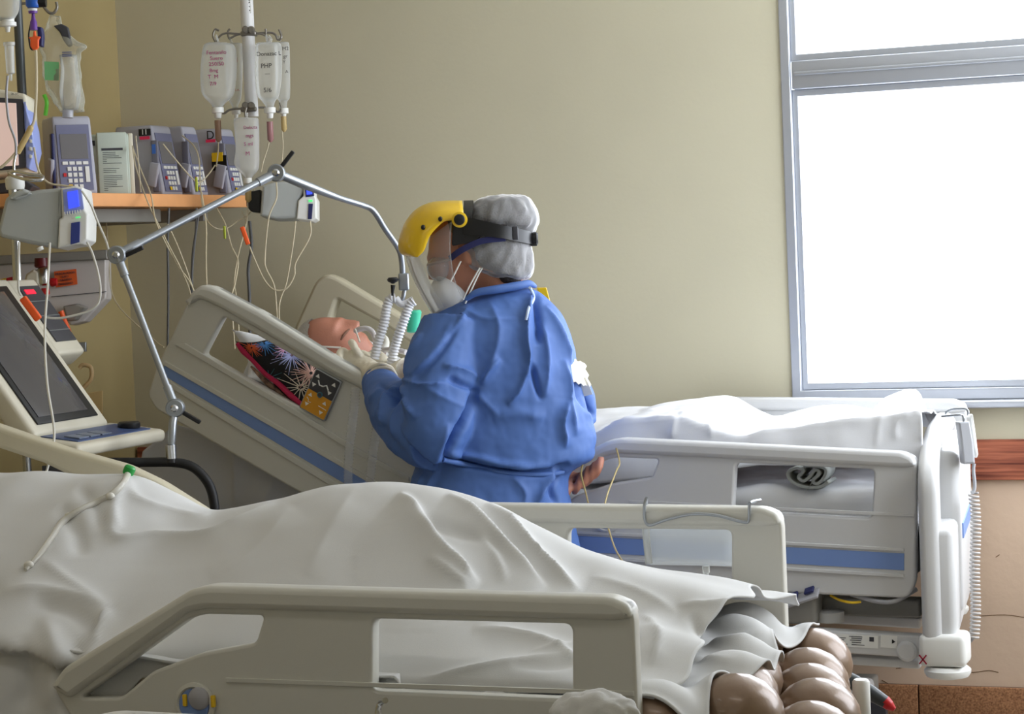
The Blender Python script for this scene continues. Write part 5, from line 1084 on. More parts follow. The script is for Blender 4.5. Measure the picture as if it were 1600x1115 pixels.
plate_px('handle_hump', [(14, 311), (24, 299), (36, 294), (48, 302), (25, 312)], dL - 0.02, 0.10, M_grey, vL, 0.003, 0.006)
tube('pump_foot', [V(62, 386, dL - .01), V(64, 391, dL - .01)], 0.009, M_white, vL, 3)
for px in ([(30, 378), (29, 410), (29, 450), (33, 462)], [(78, 380), (75, 440), (70, 520), (74, 600), (85, 680), (72, 740)], [(136, 378), (146, 400), (156, 440), (155, 470), (140, 485), (110, 494), (90, 497), (72, 496)], [(128, 298), (142, 320), (152, 345), (165, 375), (170, 392)]):
    line(vL, px, [dL - 0.12, dL - 0.45, dL - 0.55] if px[0][0] == 78 else (dL - 0.12 if px[0][0] != 136 else dL), 0.0032, M_linew)
ipl = thing('drip_stand', (*V(20, 300, 6.2)[:2], 0), 'chrome drip stand holding the large white volumetric pump', 'drip stand')
sx, sy, _z = V(20, 300, 6.2)
mk('pole', *g_tube([(sx, sy, 0.06), (sx, sy, V(20, 265, 6.1)[2])], 0.012, 16), M_steel, ipl, 60)
lathe('collar', [(0.024, 0), (0.026, 0.01), (0.026, 0.03), (0.02, 0.036)], V(24, 296, 6.1), M_white, ipl)
tube('bag_hook', [V(14, 271, 6.08), V(24, 268, 6.06), V(45, 272, 6.03), V(66, 275, 6.02), V(64, 281, 6.0), V(45, 281, 6.0), V(24, 276, 6.04), V(14, 271, 6.08)], 0.0045, M_steel, ipl)
tube('upright_hook', [V(22, 270, 6.08), V(22, 255, 6.08), V(24, 243, 6.08)], 0.004, M_steel, ipl)
for k in range(5):
    a = 2 * math.pi * k / 5; tube('foot', [(sx, sy, 0.09), (sx + .1 * math.cos(a), sy + .1 * math.sin(a), 0.07), (sx + .18 * math.cos(a), sy + .18 * math.sin(a), 0.03)], 0.014, M_steel, ipl, 4)
# centre-right one on the wall
dC = 7.0
vC = thing('volumetric_pump', V(450, 345, dC), 'small white volumetric pump with blue display beside the shelf end, right of the fluid bag', 'infusion pump')
plate_px('side_body', [(410, 290), (425, 285), (440, 283), (474, 283), (474, 300), (466, 313), (463, 341), (430, 342), (406, 337)], dC, 0.15, M_grey, vC, 0.004, 0.008)
plate_px('front_body', [(474, 284), (488, 285), (490, 304), (494, 311), (494, 341), (487, 345), (463, 342), (466, 313), (474, 306)], dC - 0.006, 0.13, M_white, vC, 0.002, 0.004)
plate_px('display_bezel', [(475, 285), (489, 287), (491, 306), (478, 308)], dC - 0.009, 0.003, M_navy, vC, 0.001, 0.0008)
plate_px('display', [(478, 288), (487, 289), (488, 303), (479, 304)], dC - 0.0125, 0.002, M_bl, vC, 0, 0.0005)
plate_px('door', [(482, 318), (489, 318), (487, 342), (481, 342)], dC - 0.009, 0.003, M_navy, vC, 0, 0.0008)
plate_px('status_led', [(482, 312), (488, 312), (488, 315), (482, 315)], dC - 0.009, 0.003, M_led, vC, 0, 0.0005)
plate_px('mount_clamp', [(385, 300), (407, 296), (407, 332), (392, 330), (385, 322)], dC + 0.05, 0.06, M_black, vC, 0.003, 0.003)
for px in ([(432, 285), (432, 310), (420, 340), (414, 400), (416, 420), (428, 445), (432, 480)], [(462, 345), (458, 380), (448, 440), (436, 480)], [(485, 345), (484, 370), (462, 410), (460, 430), (448, 450), (430, 453), (415, 440), (400, 410), (390, 385)], [(440, 262), (436, 278), (430, 285)]): line(vC, px, dC - 0.02, 0.0026)
# ---- patient monitor at the left edge
dM = 6.35
mon = thing('patient_monitor', V(10, 300, dM), 'patient monitor with a pale lit screen at the left edge of the picture', 'monitor')
plate_px('case', [(-60, 128), (38, 146), (42, 152), (46, 262), (38, 270), (-60, 280)], dM, 0.14, mat('cream_plastic', C(216, 210, 190)), mon, 0.006, 0.010)
plate_px('bezel', [(-60, 148), (36, 155), (40, 262), (-60, 272)], dM - 0.008, 0.008, M_dark, mon, 0.002, 0.002)
plate_px('screen', [(-60, 158), (25, 161), (29, 258), (-60, 264)], dM - 0.014, 0.004, mat('monitor_screen', C(214, 186, 176), 0.3, emit=(C(226, 196, 186), 0.45)), mon, 0.001, 0.001)
plate_px('key_strip', [(38, 158), (50, 200), (54, 235), (46, 265), (40, 262)], dM - 0.01, 0.10, mat('periwinkle_panel', C(150, 164, 222)), mon, 0.002, 0.004)
for k in range(4): plate_px('side_key', [(46, 205 + 12 * k), (50, 206 + 12 * k), (50, 211 + 12 * k), (46, 211 + 12 * k)], dM - 0.013, 0.004, M_white, mon, 0, 0.001)
mk('brand_print', *text_geo('SB-2C', dpx(5, dM), V(23, 147, dM - 0.012), unit(R0 - 0.12 * ZU), ZU), M_dark, mon)
box('wall_arm', V(-10, 240, dM + 0.3), (0.06, 0.5, 0.06), M_gmetal, mon, axes=np.array([R0, unit(HF - 0.25 * R0), ZU]), bev=0.01)
plate_px('lower_tray', [(-40, 290), (40, 282), (52, 290), (44, 300), (-40, 305)], dM + 0.06, 0.1, M_dark, mon, 0.003, 0.004)
# ---- left dark ceiling pole, its hook, clear bag, bottle, connector
dK = 6.5
pk = V(30, 60, dK); kp_ = thing('ceiling_pole', np.array([pk[0], pk[1], V(36, 150, dK)[2]]), 'dark grey ceiling pole behind the monitor with a curled hook', 'infusion pole')
mk('shaft', *g_tube([np.array([pk[0], pk[1], V(36, 175, dK)[2]]), np.array([pk[0], pk[1], ZC])], 0.0135, 16), mat('slate_metal', C(84, 88, 90), 0.4, 0.4), kp_, 60)
tube('hook', [V(32, 6, dK), V(50, 4, dK), V(64, 5, dK), V(71, 14, dK), V(77, 20, dK), V(84, 20, dK), (V(89, 12, dK)), V(88, 3, dK)], 0.0045, M_wire, kp_)
cb1 = thing('clear_drain_bag', V(100, 180, dK - .03), 'clear plastic bag with a green label and grey cuff hanging from the curled hook', 'bag')
V_, f_ = g_loft([r[::-1] for r in interp_rings([(24, 80, 94, dK, .008), (40, 72, 98, dK, .02), (60, 66, 116, dK, .03), (72, 66, 134, dK, .034), (84, 66, 124, dK, .034), (110, 66, 124, dK, .036), (140, 72, 128, dK, .034), (165, 84, 130, dK, .028), (174, 95, 131, dK, .016)], 6, 44, 2.0)])
V_ = wrinkle(V_, f_, 0.010, 22.0, seed=2); mk('film', V_, f_, film('yellowish_film', (0.86, 0.83, 0.68, 1), 0.2, 0.12, 0.6), cb1, 180)
V_, f_ = g_loft([r[::-1] for r in interp_rings([(86, 93, 120, dK - .02, .02), (110, 95, 122, dK - .02, .03), (145, 93, 126, dK - .02, .03), (172, 98, 122, dK - .02, .016)], 5, 28, 2.0)]); mk('inner_bag', V_, f_, film('inner_film', (0.85, 0.86, 0.84, 1), 0.16, 0.2, 0.4), cb1, 180)
plate_px('green_label', [(69, 96), (92, 97), (92, 126), (70, 125)], dK - 0.035, 0.002, mat('green_label', C(120, 190, 130), 0.6), cb1, 0.001, 0.0004)
plate_px('grey_cuff', [(83, 40), (96, 37), (106, 42), (110, 60), (112, 70), (106, 73), (98, 62), (93, 50)], dK - 0.03, 0.02, M_dark, cb1, 0.004, 0.004)
for k in range(3): plate_px('blue_print', [(97, 81 + 3 * k), (112, 80.5 + 3 * k), (112, 82 + 3 * k), (97, 82.5 + 3 * k)], dK - 0.056, 0.0015, mat('blue_print_ink', C(70, 80, 130), 0.6), cb1, 0, 0.0004)
tube('green_tube', [V(69, 148, dK - .03), V(73, 160, dK - .03), V(71, 180, dK - .02)], 0.006, mat('lime_tube', C(96, 186, 50), 0.4), cb1)
tube('outlet', [V(106, 172, dK - .02), V(106, 184, dK - .02)], 0.016, mat('pale_grey', C(170, 170, 176)), cb1)
dD = 6.15
bt = bottle([(-40, -20, 22), (-10, -24, 29), (14, -22, 29), (26, -10, 24), (33, 0, 19)], dD, 'upturned grey fluid bottle with its drip chamber in the top left corner', (), None, None, None, cap=False)
lathe('cap', [(dpx(11, dD), 0), (dpx(11, dD), dpx(6, dD)), (dpx(14, dD), dpx(7, dD)), (dpx(14, dD), dpx(13, dD)), (dpx(5, dD), dpx(14, dD)), (dpx(3, dD), dpx(22, dD))], V(11, 28, dD), M_white, bt, axis=-ZU)
lathe('drip_chamber', [(dpx(9, dD), 0), (dpx(9, dD), dpx(5, dD)), (dpx(7.5, dD), dpx(6, dD)), (dpx(6.5, dD), dpx(48, dD)), (dpx(2.5, dD), dpx(50, dD)), (dpx(2, dD), dpx(60, dD))], V(14, 66, dD), film('chamber_film', (0.85, 0.86, 0.84, 1), 0.4, 0.2, 0.4), bt, axis=-ZU)
line(bt, [(12, 118), (10, 150), (14, 190), (24, 220), (25, 245)], dD - 0.03, 0.0036, mat('pale_grey', C(170, 170, 176)))
fc_ = thing('feeding_connector', V(54, 80, dD + .03), 'purple and orange tube connector under a blue clamp, top left', 'connector')
lathe('blue_clamp', [(0.016, 0), (0.02, 0.006), (0.02, 0.022), (0.014, 0.03)], V(52, 12, dD + .03), mat('blue_clamp', C(40, 96, 190), 0.35), fc_)
lathe('clamp_knob', [(0.010, 0), (0.014, 0.004), (0.014, 0.03)], V(55, 4, dD + .03), M_black, fc_, axis=R0)
lathe('purple_body', [(0.010, 0), (0.0095, 0.022), (0.006, 0.03), (0.004, 0.045), (0.012, 0.046), (0.0125, 0.052)], V(53, 47, dD + .03), mat('purple_plastic', C(104, 60, 150), 0.4), fc_)
lathe('white_collar', [(0.011, 0), (0.013, 0.003), (0.013, 0.008)], V(51, 18, dD + .03), M_white, fc_)
plate_px('orange_wing', [(52, 48), (55, 48), (56, 56), (63, 57), (60, 62), (60, 74), (56, 78), (51, 78), (47, 72), (47, 61), (44, 58), (51, 57)], dD + .02, 0.012, M_orange, fc_, 0.002, 0.003)
tube('black_loop', [V(48, 38, dD + .04), V(45, 55, dD + .04), (V(48, 75, dD + .04)), V(54, 78, dD + .04)], 0.0025, M_black, fc_)
plate_px('black_cap', [(57, 41), (65, 42), (67, 55), (66, 72), (60, 72)], dD + .05, 0.03, M_navy, fc_, 0.003, 0.004)
line(fc_, [(56, 78), (57, 120), (56, 160), (53, 190), (44, 205), (36, 222), (22, 242), (6, 258), (0, 262)], dD, 0.0042, M_line)
mk('drip_chamber', *g_tube(smoothline([V(50, 196, dD), V(42, 212, dD), V(30, 234, dD), V(26, 240, dD)], 5), [0.004] + [0.0085] * 13 + [0.005, 0.004], 12), M_chY, fc_, 60)
line(fc_, [(53, 230), (60, 265), (75, 285), (100, 290), (118, 292)], 6.2, 0.0030)
# ---- wall box with orange notice, regulator
dW = 7.05
wb = thing('gas_panel_box', V(100, 500, dW), 'grey-white wall box with an orange notice and gas regulator, behind the ventilator', 'wall box')
plate_px('case', [(-60, 416), (165, 404), (166, 455), (166, 466), (132, 502), (110, 508), (92, 490), (-60, 478)], dW, 0.10, mat('grey_white', C(202, 196, 192), 0.5), wb, 0.004, 0.006)
plate_px('rail', [(-60, 402), (166, 390), (168, 405), (-60, 416)], dW - 0.02, 0.05, M_gmetal, wb, 0.001, 0.003)
plate_px('notice', [(84, 424), (119, 420), (121, 444), (87, 449)], dW - 0.012, 0.002, mat('orange_notice', C(226, 100, 44), 0.6), wb, 0, 0.0004)
for s, x, y, sz in (('PRECAUCION', 102, 427, 5.0), ('USO', 102, 432, 5.0), ('ALARMA', 103, 437, 5.0), ('OXIGENO', 103, 443, 5.0)): mk('notice_print', *text_geo(s, dpx(sz, dW), V(x, y, dW - 0.016), unit(R0 + 0.07 * ZU), ZU), M_dark, wb)
plate_px('seam', [(80, 463), (166, 455), (166, 456), (80, 464)], dW - 0.006, 0.004, M_dark, wb, 0, 0.0004)
lathe('regulator_body', [(0.012, 0), (0.02, 0.006), (0.02, 0.05), (0.012, 0.06)], V(69, 446, dW - .08), M_steel, wb); lathe('regulator_cap', [(0.018, 0), (0.022, 0.005), (0.02, 0.03)], V(65, 418, dW - .08), mat('dark_red', C(96, 16, 22), 0.4), wb)
lathe('red_knob', [(0.012, 0), (0.014, 0.005), (0.012, 0.02)], V(79, 441, dW - .08), M_red, wb, axis=R0); lathe('red_knob', [(0.012, 0), (0.014, 0.005), (0.012, 0.02)], V(71, 460, dW - .08), M_red, wb)
plate_px('pale_flask', [(36, 445), (40, 428), (52, 420), (60, 424), (62, 446)], dW - 0.1, 0.05, mat('cream_plastic', C(216, 210, 190)), wb, 0.004, 0.008)
plate_px('side_socket', [(98, 478), (120, 474), (134, 480), (118, 500), (104, 502)], dW - 0.06, 0.05, M_gmetal, wb, 0.004, 0.006)
for px in ([(95, 486), (100, 500), (106, 515), (112, 535)],): tube('orange_hose', [V(a, b, dW - .08) for a, b in px], 0.009, M_orange, wb)
for k, (a, b) in enumerate(((4, 436), (14, 434), (22, 440))): plate_px('valve_cap', [(a - 4, b), (a + 5, b - 2), (a + 5, b + 10), (a - 4, b + 12)], dW - 0.07, 0.02, [M_yellow, M_red, M_orange][k], wb, 0.002, 0.003)
so = thing('wall_socket', V(128, 545, 7.25), 'small metal wall socket with a looped pale hose right of the ventilator', 'socket')
plate_px('plate', [(120, 535), (134, 534), (134, 549), (120, 550)], 7.3, 0.02, M_satin, so, 0.002, 0.002)
tube('hose', [V(124, 575, 7.2), V(130, 570, 7.2), V(142, 574, 7.2), V(142, 592, 7.2), V(130, 606, 7.2)], 0.007, mat('tan_hose', C(200, 170, 124), 0.4), so)
plate_px('outlet_cover', [(134, 614), (160, 610), (160, 650), (136, 654)], 7.3, 0.012, mat('cream_cover', C(196, 168, 116), 0.5), so, 0.002, 0.002)
# ---- ventilator
O = V(56, 681, 5.65); vt = unit(np.array([-0.60, 0, 0.80])); vy = np.array([0, 1.0, 0]); vn = np.cross(vy, vt); vn = vn if vn[0] > 0 else -vn
ven = thing('ventilator', (O[0] - 0.15, O[1] + 0.2, 0), 'ventilator with a big tilted dark screen beside the raised bed', 'ventilator')
VA = np.array([vy, vt, vn])
def vbox(nm, y0, y1, t0, t1, n0, n1, mm, parent=ven, bev=0.004):
    return box(nm, O + vy * (y0 + y1) / 2 + vt * (t0 + t1) / 2 + vn * (n0 + n1) / 2, (abs(y1 - y0), abs(t1 - t0), abs(n1 - n0)), mm, parent, axes=VA, bev=bev)
M_ven = mat('ventilator_ivory', C(208, 202, 184), 0.4)
vbox('screen_case', 0.0, 0.36, 0.0, 0.50, -0.06, 0.0, M_ven, bev=0.012)
sc_ = vbox('screen_bezel', 0.035, 0.325, 0.03, 0.47, 0.0, 0.005, M_black, bev=0.003)
vbox('screen', 0.055, 0.29, 0.05, 0.45, 0.005, 0.007, mat('dark_screen', C(74, 72, 76), 0.18, coat=0.5), sc_, 0.0005)
sm_ = vbox('side_module', 0.36, 0.50, 0.24, 0.50, -0.07, -0.005, M_ven, bev=0.012)
vbox('module_panel', 0.385, 0.485, 0.28, 0.47, -0.005, -0.001, M_dark, sm_, 0.001)
for k in range(3): vbox('module_divider', 0.385, 0.485, 0.315 + 0.05 * k, 0.317 + 0.05 * k, -0.002, 0.0005, M_satin, sm_, 0)
vbox('red_display', 0.40, 0.445, 0.442, 0.456, -0.002, 0.001, mat('red_led', C(230, 30, 50), 0.4, emit=(C(255, 30, 60), 1.2)), sm_, 0)
lg = O + vy * 0.2
con = box('console', lg + np.array([0.045, 0.0, -0.028]), (0.18, 0.44, 0.035), M_ven, ven, axes=np.array([unit([1, 0, -0.12]), vy, unit([0.12, 0, 1])]), bev=0.014)
box('membrane', lg + np.array([0.055, 0.0, -0.010]), (0.11, 0.36, 0.003), mat('navy_membrane', C(64, 84, 128), 0.35), con, axes=np.array([unit([1, 0, -0.12]), vy, unit([0.12, 0, 1])]))
for k in range(3): box('membrane_key', lg + np.array([0.075, -0.13 + 0.055 * k, -0.0085]), (0.045, 0.045, 0.003), mat('slate_key', C(128, 138, 156), 0.4), con, axes=np.array([unit([1, 0, -0.12]), vy, unit([0.12, 0, 1])]))
lathe('rotary_knob', [(0.028, 0), (0.03, 0.004), (0.03, 0.014), (0.026, 0.018)], lg + np.array([0.065, 0.145, -0.012]), M_black, con)
box('cabinet', (O[0] - 0.16, O[1] + 0.2, 0.58), (0.28, 0.40, 0.50), M_ven, ven, bev=0.02); box('neck', (O[0] - 0.14, O[1] + 0.2, 0.86), (0.10, 0.2, 0.18), M_ven, ven, bev=0.02)
box('base', (O[0] - 0.12, O[1] + 0.2, 0.2), (0.45, 0.45, 0.10), M_dark, ven, bev=0.03); box('column', (O[0] - 0.16, O[1] + 0.2, 0.3), (0.16, 0.2, 0.14), M_dark, ven, bev=0.02)
for a in (-1, 1):
    for b in (-1, 1): lathe('castor', [(0.03, 0), (0.05, 0.003), (0.05, 0.025), (0.03, 0.028)], (O[0] - 0.12 + a * 0.19, O[1] + 0.186 + b * 0.19, 0.05), M_black, ven, axis=(0, 1, 0))
dH = 5.72
tube('trolley_handle', [V(150, 722, dH + .1), V(190, 722, dH), V(230, 722, dH), V(268, 722, dH), V(296, 727, dH), V(316, 742, dH), V(330, 765, dH), V(336, 800, dH), V(338, 860, dH + .02), V(250, 900, dH + .1)], 0.0125, M_rubber, ven)
box('status_flag', V(85, 736, dH - .02), (0.06, 0.01, 0.03), M_dark, ven, axes=np.array([R0, HF, ZU]))
qv = unit(V(34, 462, 5.7) - V(62, 500, 5.7)); oc = thing('orange_line_clamp', V(48, 482, 5.72), 'orange clamp on a line lying across the ventilator side module', 'clamp')
mk('jaw', *g_box(V(48, 482, 5.70), (0.07, 0.016, 0.020), np.array([qv, HF, np.cross(qv, HF)]), 0.004), M_orange, oc, 40)
# ---- jointed support arm
arm = thing('support_arm', V(268, 720, dH), 'jointed satin metal arm rising from the black trolley handle to the breathing hoses', 'support arm')
J = [V(274, 637, 5.74), V(183, 398, 5.80), V(432, 270, 6.05)]
mk('post', *g_tube([V(268, 718, dH), V(268, 692, dH), V(268, 690, dH), V(270, 660, 5.73), V(273, 645, 5.74)], [0.009, 0.009, 0.0105, 0.0105, 0.0105], 14), M_satin, arm, 40)
lathe('post_socket', [(0.014, 0), (0.014, 0.035), (0.010, 0.036)], V(268, 716, dH), M_steel, arm); lathe('socket_foot', [(0.016, 0), (0.012, 0.012)], V(268, 722, dH), M_black, arm)
def seg(nm, a, b, r): mk(nm, *g_tube([a, b], r, 14), M_satin, arm, 60)
def mix(a, b, t): return a + (b - a) * t
seg('lower_arm', mix(J[0], J[1], .05), mix(J[0], J[1], .95), 0.0085); seg('sleeve', J[0], mix(J[0], J[1], .14), 0.0115); seg('sleeve', J[1], mix(J[1], J[0], .14), 0.0115)
seg('upper_arm', mix(J[1], J[2], .05), mix(J[1], J[2], .95), 0.0095); seg('sleeve', J[1], mix(J[1], J[2], .14), 0.0125); seg('sleeve', J[2], mix(J[2], J[1], .12), 0.0125)
tipd = 6.40
tube('curved_arm', [J[2], V(480, 290, 6.12), V(530, 309, 6.2), V(568, 321, 6.26), V(584, 330, 6.28), V(602, 358, 6.32), V(620, 384, 6.36), V(627, 402, 6.38), V(630, 440, tipd)], [0.0125, 0.0125, 0.0085, 0.0085, 0.0085, 0.0085, 0.0085, 0.0085, 0.0085], M_satin, arm)
for i, (p, dx) in enumerate(zip(J, ((1, -0.65), (1, 0.42), (0.62, 0.72)))):
    jt = lathe('joint', [(0.021, -0.016), (0.024, -0.012), (0.024, 0.012), (0.021, 0.016), (0.018, 0.016), (0.018, 0.013)], p, M_satin, arm, axis=-HF)
    lathe('joint_screw', [(0.010, 0.012), (0.010, 0.020), (0.006, 0.024), (0.003, 0.024)], p, M_steel, jt, axis=-HF, seg=12)
    dv = unit(R0 * dx[0] + ZU * dx[1]); q0 = p + dv * 0.02 - ZU * (0.012 if i == 1 else 0)
    mk('lock_lever', *g_box(q0 + dv * 0.028, (0.052, 0.016, 0.011), np.array([dv, HF, np.cross(dv, HF)]), 0.003), M_black, jt, 40)
box('end_clamp', V(631, 440, tipd), (0.030, 0.03, 0.05), M_satin, arm, axes=np.array([R0, HF, ZU]), bev=0.005)
tube('end_rod', [V(632, 452, tipd), V(630, 464, tipd), V(626, 474, tipd)], 0.0065, M_satin, arm, 4)
lathe('wing_knob', [(0.004, 0), (0.006, 0.002), (0.014, 0.006), (0.017, 0.012), (0.012, 0.018)], V(614, 443, tipd - .02), M_black, arm, axis=ZU); tube('knob_spike', [V(614, 445, tipd - .02), V(613, 462, tipd - .02)], [0.007, 0.003], M_black, arm, 4)
# ---- breathing hoses with corrugation
M_hose = mat('milky_hose', C(226, 226, 228), 0.35, alpha=0.92); M_hose2 = mat('clear_hose', C(206, 206, 206), 0.3, alpha=0.30)
def hose(nm, px, d, r, mm, parent, pitch=0.009):
    d = np.interp(np.linspace(0, 1, len(px)), np.linspace(0, 1, len(np.atleast_1d(d))), np.atleast_1d(d))
    P = smoothline([V(a, b, q) for (a, b), q in zip(px, d)], 40); L = np.r_[0, np.cumsum(np.linalg.norm(np.diff(P, axis=0), axis=1))]; n = int(L[-1] / pitch * 6)
    s = np.linspace(0, L[-1], n); P = np.stack([np.interp(s, L, P[:, k]) for k in range(3)], -1)
    return mk(nm, *g_tube(P, r * (1 + 0.13 * np.sin(s / pitch * 2 * math.pi)), 14), mm, parent, 180)
bc = thing('breathing_circuit', V(620, 570, tipd), 'pair of white corrugated breathing hoses with a green filter hung from the metal arm', 'breathing hoses')
hose('corrugated_hose', [(618, 466), (609, 468), (604, 482), (600, 505), (592, 530), (585, 560)], [6.40, 6.40, 6.42], 0.0135, M_hose, bc)
hose('corrugated_hose', [(646, 470), (640, 476), (633, 495), (624, 520), (616, 545), (611, 570)], [6.40, 6.40, 6.42], 0.0135, M_hose, bc)
hose('trailing_hose', [(556, 606), (552, 650), (546, 700), (544, 752), (546, 800)], [6.26, 6.24], 0.0125, M_hose2, bc); hose('trailing_hose', [(590, 660), (584, 700), (578, 752), (580, 800)], [6.2, 6.2], 0.0125, M_hose2, bc)
lathe('filter', [(0.010, 0), (0.018, 0.004), (0.019, 0.035), (0.021, 0.06), (0.016, 0.066)], V(645, 520, 6.46), mat('mint_filter', C(70, 200, 160), 0.35, alpha=0.92), bc, axis=unit(ZU + 0.12 * R0))
tube('y_piece', [V(618, 466, tipd), V(626, 474, tipd), V(634, 474, tipd), V(646, 468, tipd)], 0.011, M_hose, bc)
# ---------------------------------------------------------------- small things round the beds
# hand control hung on the far footboard, with coiled lead
D_ = 5.92
hp = thing('hand_control', V(1514, 725, D_), 'grey bed hand control hooked over the footboard below the window', 'remote control')
plate_px('case', [(1498, 659), (1515, 658), (1521, 690), (1524, 724), (1506, 725), (1503, 700)], D_ - 0.02, 0.05, mat('control_grey', C(178, 180, 186), 0.45), hp, 0.003, 0.005)
plate_px('back_shell', [(1515, 652), (1520, 646), (1524, 670), (1529, 710), (1526, 716), (1521, 700)], D_ + 0.02, 0.05, M_white, hp, 0.003, 0.004)
tube('hanging_hook', [V(1506, 659, D_ - .01), V(1505, 650, D_ - .01), V(1500, 648, D_ + .02), V(1484, 649, D_ + .06), V(1472, 650, D_ + .1)], 0.0035, M_satin, hp)
tube('hanging_hook', [V(1513, 650, D_ + .08), V(1512, 641, D_ + .08), V(1505, 638, D_ + .1), V(1488, 639, D_ + .14), V(1479, 643, D_ + .16), V(1478, 648, D_ + .16)], 0.0035, M_satin, hp)
tube('lead', [V(1522, 724, D_), V(1521, 735, D_), V(1523, 755, D_), V(1522, 766, D_), V(1518, 770, D_)], 0.0045, mat('control_grey', C(178, 180, 186)), hp)
n = 900; tt = np.linspace(0, 1, n); yy = 770 + 226 * tt; cxs = 1521 + 3.5 * np.sin(tt * 3.1) + 1.5 * np.sin(tt * 9); rr = 0.0115
P = np.array([V(a, b, D_) for a, b in zip(cxs, yy)]); th = tt * 2 * math.pi * 36
P = P + rr * (np.cos(th)[:, None] * R0 + np.sin(th)[:, None] * HF)
mk('coiled_lead', *g_tube(P, 0.0032, 6), mat('coil_grey', C(196, 192, 190), 0.35), hp, 180)
tube('lead_tail', [V(1521, 996, D_), V(1512, 1004, D_ + .05), V(1496, 1000, D_ + .12)], 0.0042, MATS['control_grey'], hp)
# drainage bag hung by a wire hanger on the near bed's far rail
Yb_ = Y2 + 0.045
ub = thing('drainage_bag', atY(1080, 885, Yb_ + 0.03), 'milky drainage bag hung by a wire hanger over the far rail of the nearest bed', 'bag')
tube('wire_hanger', [atY(1010, 778, Y2 - 0.032), atY(1007, 790, Y2 - 0.036), atY(1008, 812, Y2 - 0.036), atY(1016, 820, Y2 - 0.036), atY(1040, 812, Y2 - 0.036), atY(1080, 803, Y2 - 0.036), atY(1120, 805, Y2 - 0.036), atY(1160, 815, Y2 - 0.036), atY(1170, 812, Y2 - 0.036), atY(1171, 790, Y2 - 0.036), atY(1174, 784, Y2 - 0.03), atY(1188, 781, Y2 + 0.04)], 0.0034, M_satin, ub)
tube('wire_hook', [atY(1010, 778, Y2 - 0.032), atY(1010, 783, Y2), atY(1009, 800, Y2 + 0.05)], 0.0034, M_satin, ub)
bp = [atY(a, b, Yb_ + 0.02) for a, b in ((1004, 805), (1146, 805), (1146, 884), (1010, 882))]
V_ = []; N = 18
for s in (-1, 1):
    for j in range(N + 1):
        for i in range(N + 1):
            a, b = i / N, j / N; e = max(0, (1 - (2 * a - 1) ** 6) * (1 - (2 * b - 1) ** 6)); q = (1 - a) * (1 - b) * bp[0] + a * (1 - b) * bp[1] + a * b * bp[2] + (1 - a) * b * bp[3]
            V_.append(q + np.array([0, s * 0.016 * e * (0.4 + 0.6 * b), 0]))
f_ = [tuple(s * (N + 1) ** 2 + j * (N + 1) + i + k for k in ((0, 1, N + 2, N + 1) if s == 0 else (0, N + 1, N + 2, 1))) for s in range(2) for j in range(N) for i in range(N)]
mk('pouch', V_, f_, film('pouch_film', (0.78, 0.82, 0.86, 1), 0.55, 0.3, 0.3), ub, 180)
tube('side_seam', [atY(1008, 806, Yb_), atY(1010, 840, Yb_), atY(1014, 880, Yb_)], 0.008, M_bottle, ub)
lathe('outlet', [(0.008, 0), (0.008, 0.014), (0.005, 0.016), (0.005, 0.05)], atY(1103, 884, Yb_ + 0.02), M_bottle, ub, axis=-ZU)
line(ub, [(960, 690), (968, 722), (962, 738), (945, 790), (955, 840), (968, 870), (985, 890)], [6.1, 5.95, 5.6, 5.2], 0.0024, mat('urine_line', C(196, 174, 112), 0.3, alpha=0.7), 'drain_line')
line(ub, [(912, 718), (908, 740), (914, 765), (920, 790)], 5.98, 0.0024, MATS['urine_line'], 'drain_line')
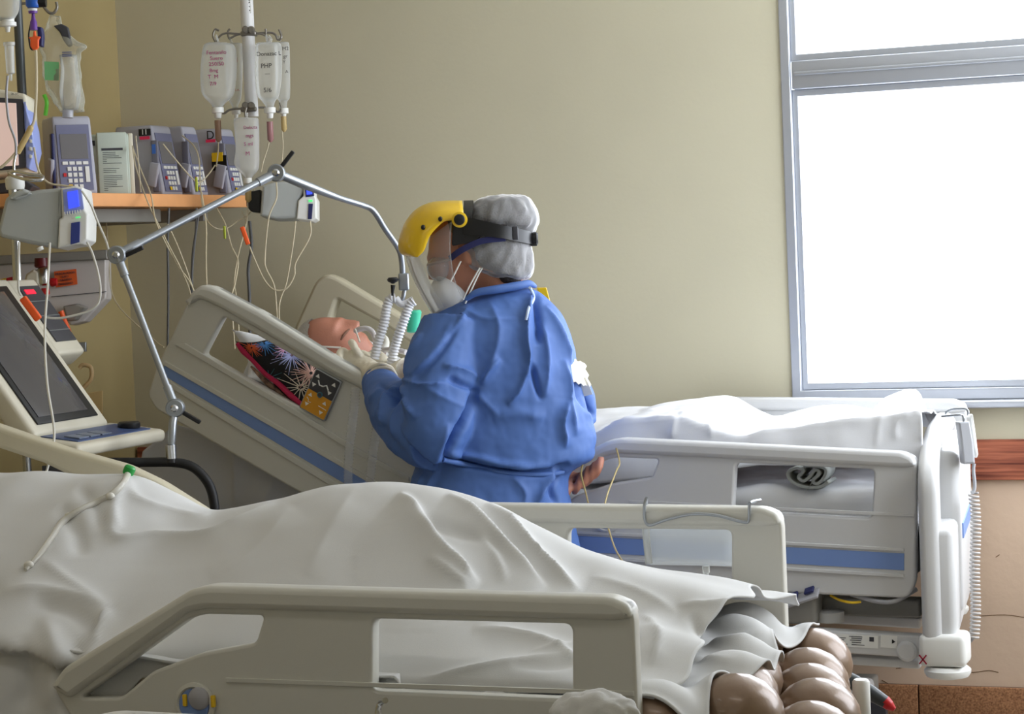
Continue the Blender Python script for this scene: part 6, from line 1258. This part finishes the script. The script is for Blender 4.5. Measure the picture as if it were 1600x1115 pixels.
# draining line with green cap lying on the nearest sheet
sb = bpy.data.objects['bed_sheet']; me = sb.data; vv = np.empty(len(me.vertices) * 3); me.vertices.foreach_get('co', vv); vv = vv.reshape(-1, 3) + np.array(sb.location)
sbv = bvh_of(vv, [tuple(p.vertices) for p in me.polygons])
cl = thing('clear_catheter_line', cast(sbv, 120, 830, 0.006), 'clear tubing with a green cap lying over the sheet on the nearest bed', 'medical tube')
tube('tubing', [cast(sbv, a, b, 0.007, 4.7) for a, b in ((40, 890), (60, 868), (80, 840), (98, 815), (125, 796), (150, 785), (175, 772), (192, 755), (199, 742))], [0.004, 0.0065, 0.006, 0.008, 0.006, 0.007, 0.008, 0.006, 0.008], film('clear_tubing', (0.86, 0.83, 0.74, 1), 0.45, 0.12, 0.5), cl)
for a, b in ((45, 882), (172, 775), (108, 806)): mk('joint', *g_ell(cast(sbv, a, b, 0.008, 4.7), (0.010, 0.010, 0.008)), M_linew, cl, 180)
mk('green_cap', *g_lathe([(0.011, 0), (0.0125, 0.004), (0.0125, 0.016), (0.009, 0.02)], cast(sbv, 199, 741, 0.008, 4.7), unit(0.4 * R0 + ZU * 0.8), 16), M_green, cl, 40)
# third bed in front of the camera: only its far rail tops the lower edge of the frame
bed3 = thing('hospital_bed', (-1.5, 2.1, 0), 'hospital bed closest to the camera, only its rail top along the lower picture edge', 'bed')
Y3 = 2.62; x3 = atY(1064, 1112, Y3)[0]; z3 = atY(700, 1107.5, Y3)[2] - 0.027
foot_rail(bed3, x3, Y3, z3, 1)
deck(bed3, -3.0, -0.5, 1.6, 2.56, 0.45, M_bed)
box('mattress', (-1.75, 2.08, 0.52), (2.3, 0.86, 0.14), M_sheet, bed3, bev=0.05)
b3s = thing('folded_sheet', atY(930, 1112, Y3 - 0.03), 'crumpled sheet corner over the rail at the lower picture edge', 'sheet')
v, f = g_ell(atY(930, 1118, Y3), (0.06, 0.045, 0.032)); v, f = remesh((v, f), 0.005, 2); v = wrinkle(v, f, 0.006, 45.0); mk('fold', v, f, M_sheet, b3s, 180)
for a in (596, 888): tube('wire_hook', [atY(a - 6, 1120, Y3 + 0.032), atY(a - 5, 1106, Y3 + 0.034), atY(a, 1096, Y3 + 0.03), atY(a + 6, 1094, Y3)], 0.004, M_steel, bed3)
# pedal with red tip, bed castor housing beyond the mattress foot
pd = tube('brake_pedal', [atY(1310, 1050, 4.9), atY(1335, 1066, 4.9), atY(1360, 1082, 4.9), atY(1384, 1097, 4.9)], [0.014, 0.018, 0.018, 0.014], mat('grey_black', C(58, 62, 64), 0.4), bed2)
tube('red_tip', [atY(1382, 1095, 4.9), atY(1390, 1102, 4.9), atY(1398, 1108, 4.9)], [0.0145, 0.012, 0.005], M_red, pd)
lathe('white_bumper', [(0.016, 0), (0.018, 0.004), (0.018, 0.07), (0.014, 0.075)], atY(1347, 1118, 4.45), M_white, bed2)
